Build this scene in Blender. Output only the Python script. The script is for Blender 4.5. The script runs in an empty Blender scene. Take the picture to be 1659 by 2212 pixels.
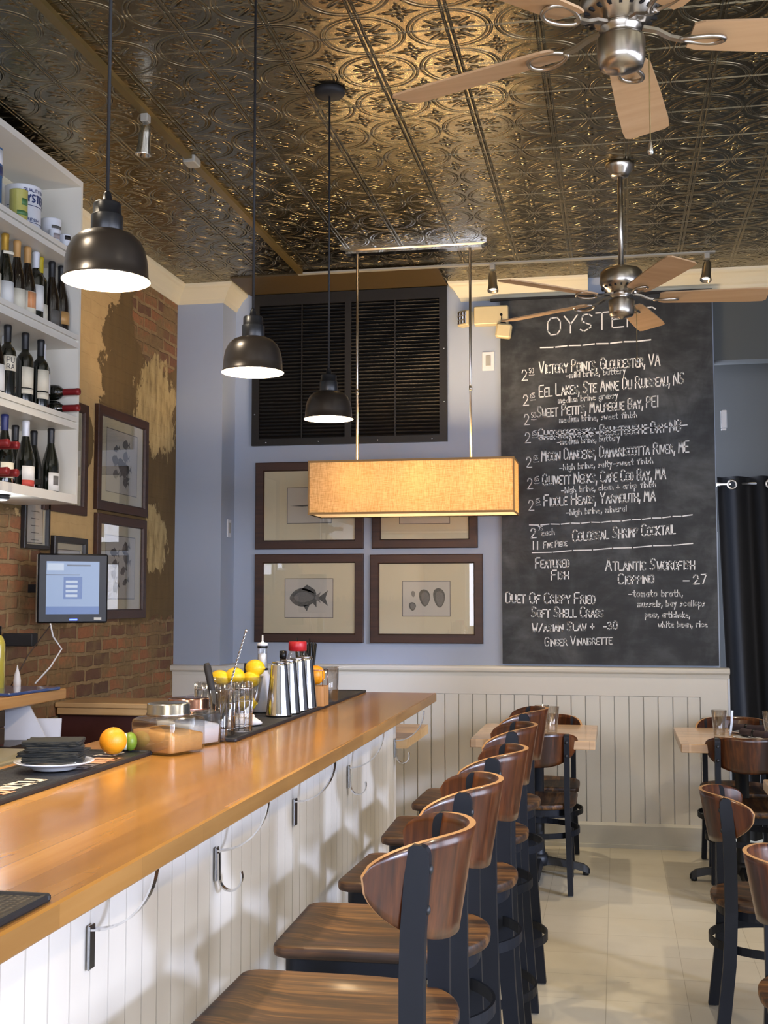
import bpy, math, random
from mathutils import Vector, Matrix, Euler

R = math.radians
PI = math.pi
scn = bpy.context.scene
COL = scn.collection
random.seed(7)

# ------------------------------------------------------------------ camera
F_PX, W_PX, H_PX = 2600.0, 1659.0, 2212.0
CAM_Z = 1.52
cam_d = bpy.data.cameras.new('camera')
cam_d.sensor_fit = 'VERTICAL'
cam_d.sensor_height = 36.0
cam_d.lens = F_PX / H_PX * 36.0
cam_d.clip_start = 0.05
cam_d.clip_end = 100
cam = bpy.data.objects.new('camera', cam_d)
COL.objects.link(cam)
cam.location = (0, 0, CAM_Z)
PITCH, YAW = 4.1796, 10.9103
cam.rotation_euler = Euler((R(90 + PITCH), 0, R(YAW)), 'XYZ')
scn.camera = cam

# ------------------------------------------------------------------ world, light, exposure
scn.view_settings.view_transform = 'Standard'
scn.view_settings.look = 'None'
scn.view_settings.exposure = 0.5
scn.view_settings.gamma = 1.0
scn.view_settings.use_curve_mapping = False
scn.cycles.use_denoising = True
scn.cycles.max_bounces = 8
scn.cycles.diffuse_bounces = 4
scn.cycles.glossy_bounces = 4
scn.cycles.transmission_bounces = 6
scn.cycles.transparent_max_bounces = 16
scn.cycles.caustics_reflective = False
scn.cycles.caustics_refractive = False
scn.cycles.sample_clamp_indirect = 6.0

SKY = 7.5
world = bpy.data.worlds.new('world')
scn.world = world
world.use_nodes = True
wn = world.node_tree
wn.nodes['Background'].inputs[0].default_value = (0.75, 0.81, 1.0, 1)
wn.nodes['Background'].inputs[1].default_value = SKY

sun_d = bpy.data.lights.new('sun', 'SUN')
sun_d.energy = 2.3
sun_d.angle = R(4)
sun_d.color = (0.58, 0.68, 1.0)
sun = bpy.data.objects.new('sun', sun_d)
COL.objects.link(sun)
SUN_DIR = Vector((-0.72, 0.55, -0.22)).normalized()
sun.rotation_euler = SUN_DIR.to_track_quat('-Z', 'Y').to_euler()
sun.location = (5, -3, 4)


def portal(name, loc, rot, sx, sy):
    d = bpy.data.lights.new(name, 'AREA')
    d.shape = 'RECTANGLE'
    d.size, d.size_y = sx, sy
    d.energy = 1
    d.cycles.is_portal = True
    o = bpy.data.objects.new(name, d)
    COL.objects.link(o)
    o.location = loc
    o.rotation_euler = rot
    return o


# window openings (wall, along, z): right wall X = 3.2, street front Y = -2.4
XR, YF = 3.2, -2.4
WIN_R = [(-1.6, 2.25, 0.75, 2.75), (2.7, 4.3, 0.75, 2.75)]
WIN_F = [(-2.2, -0.1, 0.7, 2.9), (0.3, 2.6, 0.7, 2.9)]
for (a, b, z0, z1) in WIN_R:
    portal('window_daylight', (XR + 0.02, (a + b) / 2, (z0 + z1) / 2), (0, R(90), 0), z1 - z0, b - a)
for (a, b, z0, z1) in WIN_F:
    portal('window_daylight', ((a + b) / 2, YF - 0.02, (z0 + z1) / 2), (R(90), 0, 0), b - a, z1 - z0)

# lamp strengths (lights are made with the lamps; P_FILL is for added spots)
P_PENDANT, P_SHADE, P_SPOT, P_FILL = 13.0, 27.0, 80.0, 58.0
WARM = (1.0, 0.72, 0.42)

# ------------------------------------------------------------------ pixel -> place on a known plane
_R = cam.rotation_euler.to_matrix()


def at(px, py, X=None, Y=None, Z=None):
    d = _R @ Vector(((px - W_PX / 2) / F_PX, (H_PX / 2 - py) / F_PX, -1.0))
    if X is not None:
        t = X / d.x
    elif Y is not None:
        t = Y / d.y
    else:
        t = (Z - CAM_Z) / d.z
    return Vector((0, 0, CAM_Z)) + d * t


# ------------------------------------------------------------------ materials
def lin(h):
    if not isinstance(h, str):
        return tuple(h) + (1.0,)
    h = h.lstrip('#')
    v = [int(h[i:i + 2], 16) / 255 for i in (0, 2, 4)]
    return tuple((x / 12.92 if x <= 0.04045 else ((x + 0.055) / 1.055) ** 2.4) for x in v) + (1.0,)


class NT:
    """small helper to write node maths as expressions"""
    def __init__(s, name):
        s.m = bpy.data.materials.new(name)
        s.m.use_nodes = True
        s.t = s.m.node_tree
        s.b = s.t.nodes['Principled BSDF']
        s.out = s.t.nodes['Material Output']

    def n(s, kind, **kw):
        x = s.t.nodes.new(kind)
        for k, v in kw.items():
            setattr(x, k, v)
        return x

    def put(s, sock, v):
        if isinstance(v, bpy.types.NodeSocket):
            s.t.links.new(v, sock)
        elif isinstance(v, str):
            sock.default_value = lin(v)
        elif isinstance(v, tuple) and len(v) == 3 and sock.type == 'RGBA':
            sock.default_value = v + (1,)
        else:
            sock.default_value = v

    def f(s, op, a, b=None, c=None):
        x = s.n('ShaderNodeMath', operation=op)
        for i, v in enumerate((a, b, c)):
            if v is not None:
                s.put(x.inputs[i], v)
        return x.outputs[0]

    def add(s, *a):
        r = a[0]
        for v in a[1:]:
            r = s.f('ADD', r, v)
        return r

    def coords(s):
        tc = s.n('ShaderNodeTexCoord')
        sp = s.n('ShaderNodeSeparateXYZ')
        s.t.links.new(tc.outputs['Object'], sp.inputs[0])
        return tc.outputs['Object'], sp.outputs[0], sp.outputs[1], sp.outputs[2]

    def mapping(s, vec, scale=(1, 1, 1), loc=(0, 0, 0), rot=(0, 0, 0)):
        x = s.n('ShaderNodeMapping')
        x.inputs['Scale'].default_value = scale
        x.inputs['Location'].default_value = loc
        x.inputs['Rotation'].default_value = rot
        s.t.links.new(vec, x.inputs[0])
        return x.outputs[0]

    def noise(s, vec, scale, detail=3.0, rough=0.55, dist=0.0):
        x = s.n('ShaderNodeTexNoise')
        if vec is not None:
            s.t.links.new(vec, x.inputs['Vector'])
        x.inputs['Scale'].default_value = scale
        x.inputs['Detail'].default_value = detail
        x.inputs['Roughness'].default_value = rough
        x.inputs['Distortion'].default_value = dist
        return x.outputs[0]

    def mix(s, fac, a, b, mode='MIX'):
        x = s.n('ShaderNodeMix', data_type='RGBA', blend_type=mode)
        s.put(x.inputs[0], fac)
        s.put(x.inputs[6], a)
        s.put(x.inputs[7], b)
        return x.outputs[2]

    def ramp(s, fac, stops):
        x = s.n('ShaderNodeValToRGB')
        s.put(x.inputs[0], fac)
        e = x.color_ramp.elements
        while len(e) < len(stops):
            e.new(0.5)
        for el, (p, c) in zip(e, stops):
            el.position = p
            el.color = lin(c)
        return x.outputs[0]

    def step(s, v, lo, hi):
        x = s.n('ShaderNodeMapRange', interpolation_type='SMOOTHSTEP')
        s.put(x.inputs[0], v)
        x.inputs[1].default_value = lo
        x.inputs[2].default_value = hi
        return x.outputs[0]

    def bump(s, h, dist=0.005, strength=1.0):
        x = s.n('ShaderNodeBump')
        x.inputs['Strength'].default_value = strength
        x.inputs['Distance'].default_value = dist
        s.put(x.inputs['Height'], h)
        s.t.links.new(x.outputs[0], s.b.inputs['Normal'])

    def setp(s, **kw):
        for k, v in kw.items():
            s.put(s.b.inputs[k.replace('_', ' ')], v)
        return s


def plain(name, col, rough=0.5, metal=0.0, var=0.06, scale=30.0, bump=0.0, coat=0.0, spec=None):
    s = NT(name)
    vec, x, y, z = s.coords()
    n = s.noise(vec, scale, 3)
    c = lin(col)
    a = tuple(min(1, v * (1 - var)) for v in c[:3])
    b = tuple(min(1, v * (1 + var)) for v in c[:3])
    s.setp(Base_Color=s.mix(n, a, b), Roughness=rough, Metallic=metal)
    if coat:
        s.setp(Coat_Weight=coat, Coat_Roughness=0.08)
    if spec is not None:
        s.put(s.b.inputs['Specular IOR Level'], spec)
    if bump:
        s.bump(n, bump, 0.6)
    return s.m


def wood(name, dark, mid, light, axis=1, rough=0.3, coat=0.3, grain=1.0, plank=None, bump=0.0006, con=0.18):
    s = NT(name)
    vec, x, y, z = s.coords()
    sc = [14 * grain, 14 * grain, 14 * grain]
    sc[axis] = 0.9 * grain
    v2 = s.mapping(vec, tuple(sc))
    n1 = s.noise(v2, 1.0, 5, 0.6, 0.6)
    sc2 = [70 * grain, 70 * grain, 70 * grain]
    sc2[axis] = 3 * grain
    n2 = s.noise(s.mapping(vec, tuple(sc2)), 1.0, 2, 0.5)
    g = s.f('ADD', s.f('MULTIPLY', n1, 0.75), s.f('MULTIPLY', n2, 0.25))
    col = s.ramp(g, [(0.5 - con, dark), (0.5, mid), (0.5 + con, light)])
    if plank:
        w, ln = plank
        br = s.n('ShaderNodeTexBrick')
        br.inputs['Color1'].default_value = (0.72, 0.72, 0.72, 1)
        br.inputs['Color2'].default_value = (1.12, 1.12, 1.12, 1)
        br.inputs['Mortar'].default_value = (0.62, 0.6, 0.58, 1)
        br.inputs['Scale'].default_value = 1.0
        br.inputs['Mortar Size'].default_value = 0.0012
        br.inputs['Mortar Smooth'].default_value = 0.3
        br.inputs['Brick Width'].default_value = ln
        br.inputs['Row Height'].default_value = w
        rot = (0, 0, R(90)) if axis == 1 else (0, 0, 0)
        s.t.links.new(s.mapping(vec, rot=rot), br.inputs[0])
        col = s.mix(0.75, col, br.outputs[0], 'MULTIPLY')
    s.setp(Base_Color=col, Roughness=rough, Coat_Weight=coat, Coat_Roughness=0.12)
    s.bump(g, bump, 0.5)
    return s.m


def glass(name, tint=(1, 1, 1), base=0.04, rough=0.0, edge=0.6):
    """clear pane: lets light straight through and mirrors at grazing angles"""
    s = NT(name)
    tr = s.n('ShaderNodeBsdfTransparent')
    tr.inputs[0].default_value = tint + (1,)
    gl = s.n('ShaderNodeBsdfGlossy')
    gl.inputs['Roughness'].default_value = rough
    lw = s.n('ShaderNodeLayerWeight')
    lw.inputs[0].default_value = 0.35
    fac = s.f('ADD', s.f('MULTIPLY', lw.outputs['Facing'], edge), base)
    mx = s.n('ShaderNodeMixShader')
    s.put(mx.inputs[0], fac)
    s.t.links.new(tr.outputs[0], mx.inputs[1])
    s.t.links.new(gl.outputs[0], mx.inputs[2])
    s.t.links.new(mx.outputs[0], s.out.inputs[0])
    return s.m


def emit(name, col, strength):
    s = NT(name)
    s.setp(Base_Color=(0.02, 0.02, 0.02), Roughness=0.25, Emission_Color=col, Emission_Strength=strength)
    return s.m


def mat_ceiling():
    s = NT('pressed_tin')
    vec, x, y, z = s.coords()
    SX, SY, X0, Y0 = 0.32, 0.307, -0.885, 4.18
    u = s.f('DIVIDE', s.f('SUBTRACT', x, X0), SX)
    v = s.f('DIVIDE', s.f('SUBTRACT', y, Y0), SY)
    fu = s.f('SUBTRACT', u, s.f('ROUND', u))
    fv = s.f('SUBTRACT', v, s.f('ROUND', v))
    a, b = s.f('ABSOLUTE', fu), s.f('ABSOLUTE', fv)

    def ln(p, q):
        return s.f('SQRT', s.f('ADD', s.f('MULTIPLY', p, p), s.f('MULTIPLY', q, q)))

    def dome(d, w):                       # 1 at d = 0 falling to 0 at |d| = w
        q = s.f('DIVIDE', d, w)
        return s.f('MAXIMUM', s.f('SUBTRACT', 1.0, s.f('MULTIPLY', q, q)), 0.0)

    def ell(p, q, cp, cq, rp, rq):
        P = s.f('DIVIDE', s.f('SUBTRACT', p, cp), rp)
        Q = s.f('DIVIDE', s.f('SUBTRACT', q, cq), rq)
        return dome(ln(P, Q), 1.0)
    r = ln(a, b)
    h = []
    h.append(s.f('MULTIPLY', dome(s.f('SUBTRACT', r, 0.475), 0.02), 0.9))
    h.append(s.f('MULTIPLY', dome(s.f('SUBTRACT', r, 0.425), 0.014), 0.5))
    dg = s.f('MULTIPLY', s.f('ADD', a, b), 0.7071)
    dc = s.f('MULTIPLY', s.f('SUBTRACT', a, b), 0.7071)
    h.append(ell(dg, dc, 0.235, 0.0, 0.13, 0.035))
    for (p, q) in ((0.25, 0.105), (0.105, 0.25), (0.165, 0.06), (0.06, 0.165)):
        h.append(s.f('MULTIPLY', ell(a, b, p, q, 0.055, 0.04), 0.9))
    ca, cb = s.f('SUBTRACT', 0.5, a), s.f('SUBTRACT', 0.5, b)
    h.append(ell(ca, cb, 0.115, 0.0, 0.075, 0.045))
    h.append(ell(ca, cb, 0.0, 0.115, 0.045, 0.075))
    h.append(s.f('MULTIPLY', ell(ca, cb, 0.0, 0.0, 0.04, 0.04), 1.2))
    h.append(s.f('MULTIPLY', ell(ca, cb, 0.07, 0.07, 0.03, 0.03), 0.8))
    h.append(s.f('MULTIPLY', ell(ca, cb, 0.215, 0.0, 0.03, 0.02), 0.8))
    h.append(s.f('MULTIPLY', ell(ca, cb, 0.0, 0.215, 0.02, 0.03), 0.8))
    h.append(s.f('MULTIPLY', dome(s.f('SUBTRACT', a, 0.03), 0.02), 1.9))
    h.append(s.f('MULTIPLY', dome(s.f('SUBTRACT', b, 0.014), 0.008), 0.55))
    v2 = s.f('MULTIPLY', v, 0.5)
    f2 = s.f('ABSOLUTE', s.f('SUBTRACT', v2, s.f('ROUND', v2)))
    h.append(s.f('MULTIPLY', dome(f2, 0.006), -1.6))
    n = s.noise(vec, 55, 3, 0.6)
    h.append(s.f('MULTIPLY', n, 0.18))
    h.append(s.f('MULTIPLY', s.noise(vec, 4, 1), 0.5))
    hh = s.add(*h)
    s.bump(hh, 0.0075, 1.0)
    pat = s.noise(vec, 9, 4, 0.6)
    s.setp(Base_Color=s.mix(pat, '#776c55', '#958a6c'), Metallic=1.0,
           Roughness=s.f('ADD', 0.19, s.f('MULTIPLY', pat, 0.14)))
    return s.m


def mat_brick():
    s = NT('old_brick_and_plaster')
    vec, x, y, z = s.coords()
    cm = s.n('ShaderNodeCombineXYZ')
    s.t.links.new(y, cm.inputs[0])
    s.t.links.new(z, cm.inputs[1])
    p = cm.outputs[0]
    wob = s.noise(p, 6, 3)
    dst = s.n('ShaderNodeVectorMath', operation='ADD')
    nz = s.n('ShaderNodeTexNoise')
    nz.inputs['Scale'].default_value = 9
    s.t.links.new(p, nz.inputs['Vector'])
    sub = s.n('ShaderNodeVectorMath', operation='SCALE')
    s.t.links.new(nz.outputs['Color'], sub.inputs[0])
    sub.inputs['Scale'].default_value = 0.034
    s.t.links.new(p, dst.inputs[0])
    s.t.links.new(sub.outputs[0], dst.inputs[1])
    br = s.n('ShaderNodeTexBrick')
    s.t.links.new(dst.outputs[0], br.inputs[0])
    br.inputs['Scale'].default_value = 1.0
    br.inputs['Brick Width'].default_value = 0.215
    br.inputs['Row Height'].default_value = 0.078
    br.inputs['Mortar Size'].default_value = 0.013
    br.inputs['Mortar Smooth'].default_value = 0.4
    br.inputs['Bias'].default_value = -0.1
    br.inputs['Color1'].default_value = lin('#b0744a')
    br.inputs['Color2'].default_value = lin('#5a4436')
    br.inputs['Mortar'].default_value = lin('#a58a60')
    smear = s.noise(p, 5, 5, 0.65)
    bc = s.mix(s.step(smear, 0.40, 0.62), br.outputs['Color'], '#8f744c')
    bc = s.mix(s.f('MULTIPLY', s.noise(p, 40, 3), 0.5), bc, '#6a4a30', 'MULTIPLY')

    def blob(cy, cz, ry, rz):
        Y_ = s.f('DIVIDE', s.f('SUBTRACT', y, cy), ry)
        Z_ = s.f('DIVIDE', s.f('SUBTRACT', z, cz), rz)
        return s.f('SUBTRACT', 1.0, s.f('SQRT', s.f('ADD', s.f('MULTIPLY', Y_, Y_), s.f('MULTIPLY', Z_, Z_))))
    rag = s.f('MULTIPLY', s.f('SUBTRACT', s.noise(p, 6, 7, 0.68), 0.5), 0.75)
    # rough brown undercoat everywhere above 1.4 m
    under = s.step(s.add(s.f('MULTIPLY', s.f('SUBTRACT', z, 1.40), 2.0), rag), -0.02, 0.05)
    hole = s.step(s.add(blob(7.12, 3.25, 0.45, 0.30), rag), 0.0, 0.06)
    lown = s.step(s.add(blob(5.2, 1.4, 0.55, 0.55), rag), 0.0, 0.06)
    under = s.f('MULTIPLY', under, s.f('SUBTRACT', 1.0, hole))
    under = s.f('MULTIPLY', under, s.f('SUBTRACT', 1.0, lown))
    uc = s.mix(s.noise(s.mapping(p, (14, 3, 1)), 1.0, 4), '#564325', '#7a6138')
    col = s.mix(under, bc, uc)
    # smooth tan plaster skin on the left and two pale torn patches
    edge = s.f('MULTIPLY', s.f('MAXIMUM', s.f('SUBTRACT', z, 3.1), 0.0), 1.2)
    skin = s.add(s.f('MULTIPLY', s.f('SUBTRACT', s.f('ADD', 6.27, edge), y), 1.2), rag)
    skin = s.f('MINIMUM', skin, s.add(s.f('MULTIPLY', s.f('SUBTRACT', z, 1.52), 1.5), rag))
    skin = s.f('MINIMUM', skin, s.add(s.f('MULTIPLY', blob(5.2, 1.4, 0.6, 0.6), -0.7), rag))
    skin = s.f('MINIMUM', skin, s.add(s.f('MULTIPLY', blob(6.05, 2.38, 0.12, 0.15), -0.5), s.f('MULTIPLY', rag, 0.5)))
    sk = s.step(skin, 0.0, 0.025)
    col = s.mix(sk, col, s.mix(s.noise(p, 12, 4), '#b69560', '#cfae76'))
    pale = s.f('MAXIMUM', blob(7.08, 2.72, 0.33, 0.30), blob(7.1, 1.88, 0.2, 0.22))
    pl = s.step(s.add(s.f('MULTIPLY', pale, .8), s.f('MULTIPLY', s.f('SUBTRACT', s.noise(s.mapping(p, (9, 4.5, 1)), 1.0, 6, .7), 0.5), 1.7)), 0.0, 0.05)
    streak = s.noise(s.mapping(p, (22, 5, 1)), 1.0, 5, 0.65)
    col = s.mix(pl, col, s.ramp(streak, [(0.34, '#8d774c'), (0.48, '#b39a66'), (0.7, '#c9b17c')]))
    ht = s.add(s.f('MULTIPLY', s.f('SUBTRACT', 1.0, br.outputs['Fac']), 1.0), s.f('MULTIPLY', s.noise(p, 60, 4), 0.5))
    cov = s.f('MAXIMUM', under, s.f('MAXIMUM', sk, pl))
    ht = s.f('ADD', s.f('MULTIPLY', ht, s.f('SUBTRACT', 1.0, s.f('MULTIPLY', cov, 0.85))),
             s.f('ADD', s.f('MULTIPLY', sk, 0.9), s.f('MULTIPLY', pl, 0.9)))
    s.setp(Base_Color=col, Roughness=0.85)
    s.bump(ht, 0.008, 0.8)
    return s.m


def mat_floor():
    s = NT('vinyl_tile')
    vec, x, y, z = s.coords()
    br = s.n('ShaderNodeTexBrick')
    s.t.links.new(s.mapping(vec, loc=(0.06, 0.1, 0)), br.inputs[0])
    br.offset = 0.0
    br.inputs['Scale'].default_value = 1.0
    br.inputs['Brick Width'].default_value = 0.305
    br.inputs['Row Height'].default_value = 0.305
    br.inputs['Mortar Size'].default_value = 0.0012
    br.inputs['Color1'].default_value = lin('#cfc8b3')
    br.inputs['Color2'].default_value = lin('#c9c1ab')
    br.inputs['Mortar'].default_value = lin('#a39a80')
    n = s.noise(vec, 3, 5, 0.6)
    col = s.mix(s.f('MULTIPLY', n, 0.35), br.outputs[0], '#bdb29a', 'MULTIPLY')
    spk = s.step(s.noise(vec, 26, 2), 0.74, 0.79)
    col = s.mix(s.f('MULTIPLY', spk, 0.4), col, '#6b604a')
    s.setp(Base_Color=col, Roughness=s.f('ADD', 0.26, s.f('MULTIPLY', n, 0.2)))
    return s.m


def mat_chalkboard():
    s = NT('chalkboard_slate')
    vec, x, y, z = s.coords()
    n = s.noise(s.mapping(vec, (1.5, 1, 1.1), rot=(0, R(30), 0)), 2.2, 5, 0.62, 0.8)
    m = s.noise(s.mapping(vec, (2, 1, 5), rot=(0, R(-25), 0)), 3.0, 5, 0.6)
    k = s.step(s.f('ADD', s.f('MULTIPLY', n, 0.7), s.f('MULTIPLY', m, 0.4)), 0.42, 0.85)
    s.setp(Base_Color=s.mix(k, '#1c1e20', '#56595a'), Roughness=0.6)
    return s.m


def mat_linen():
    s = NT('tan_linen_shade')
    vec, x, y, z = s.coords()
    w1 = s.noise(s.mapping(vec, (25, 25, 420)), 1.0, 2)
    w2 = s.noise(s.mapping(vec, (420, 420, 25)), 1.0, 2)
    wv = s.f('MULTIPLY', s.f('ADD', w1, w2), 0.5)
    col = s.ramp(wv, [(0.38, '#b59c72'), (0.5, '#d3bd95'), (0.62, '#e6d6b2')])
    df = s.n('ShaderNodeBsdfDiffuse')
    tl = s.n('ShaderNodeBsdfTranslucent')
    s.put(df.inputs[0], col)
    s.put(tl.inputs[0], col)
    mx = s.n('ShaderNodeMixShader')
    mx.inputs[0].default_value = 0.5
    s.t.links.new(df.outputs[0], mx.inputs[1])
    s.t.links.new(tl.outputs[0], mx.inputs[2])
    s.t.links.new(mx.outputs[0], s.out.inputs[0])
    return s.m


def mat_rubber():
    s = NT('studded_rubber')
    vec, x, y, z = s.coords()
    vo = s.n('ShaderNodeTexVoronoi')
    vo.inputs['Randomness'].default_value = 0.0
    vo.inputs['Scale'].default_value = 90
    s.t.links.new(vec, vo.inputs['Vector'])
    s.setp(Base_Color='#17181b', Roughness=0.45)
    s.bump(s.f('SUBTRACT', 1.0, vo.outputs[0]), 0.004, 0.9)
    return s.m


def mat_orange(name, c1, c2):
    s = NT(name)
    vec, x, y, z = s.coords()
    n = s.noise(vec, 10, 2)
    s.setp(Base_Color=s.mix(n, c1, c2), Roughness=0.42)
    s.bump(s.noise(vec, 240, 2), 0.0012, 0.5)
    return s.m


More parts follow.
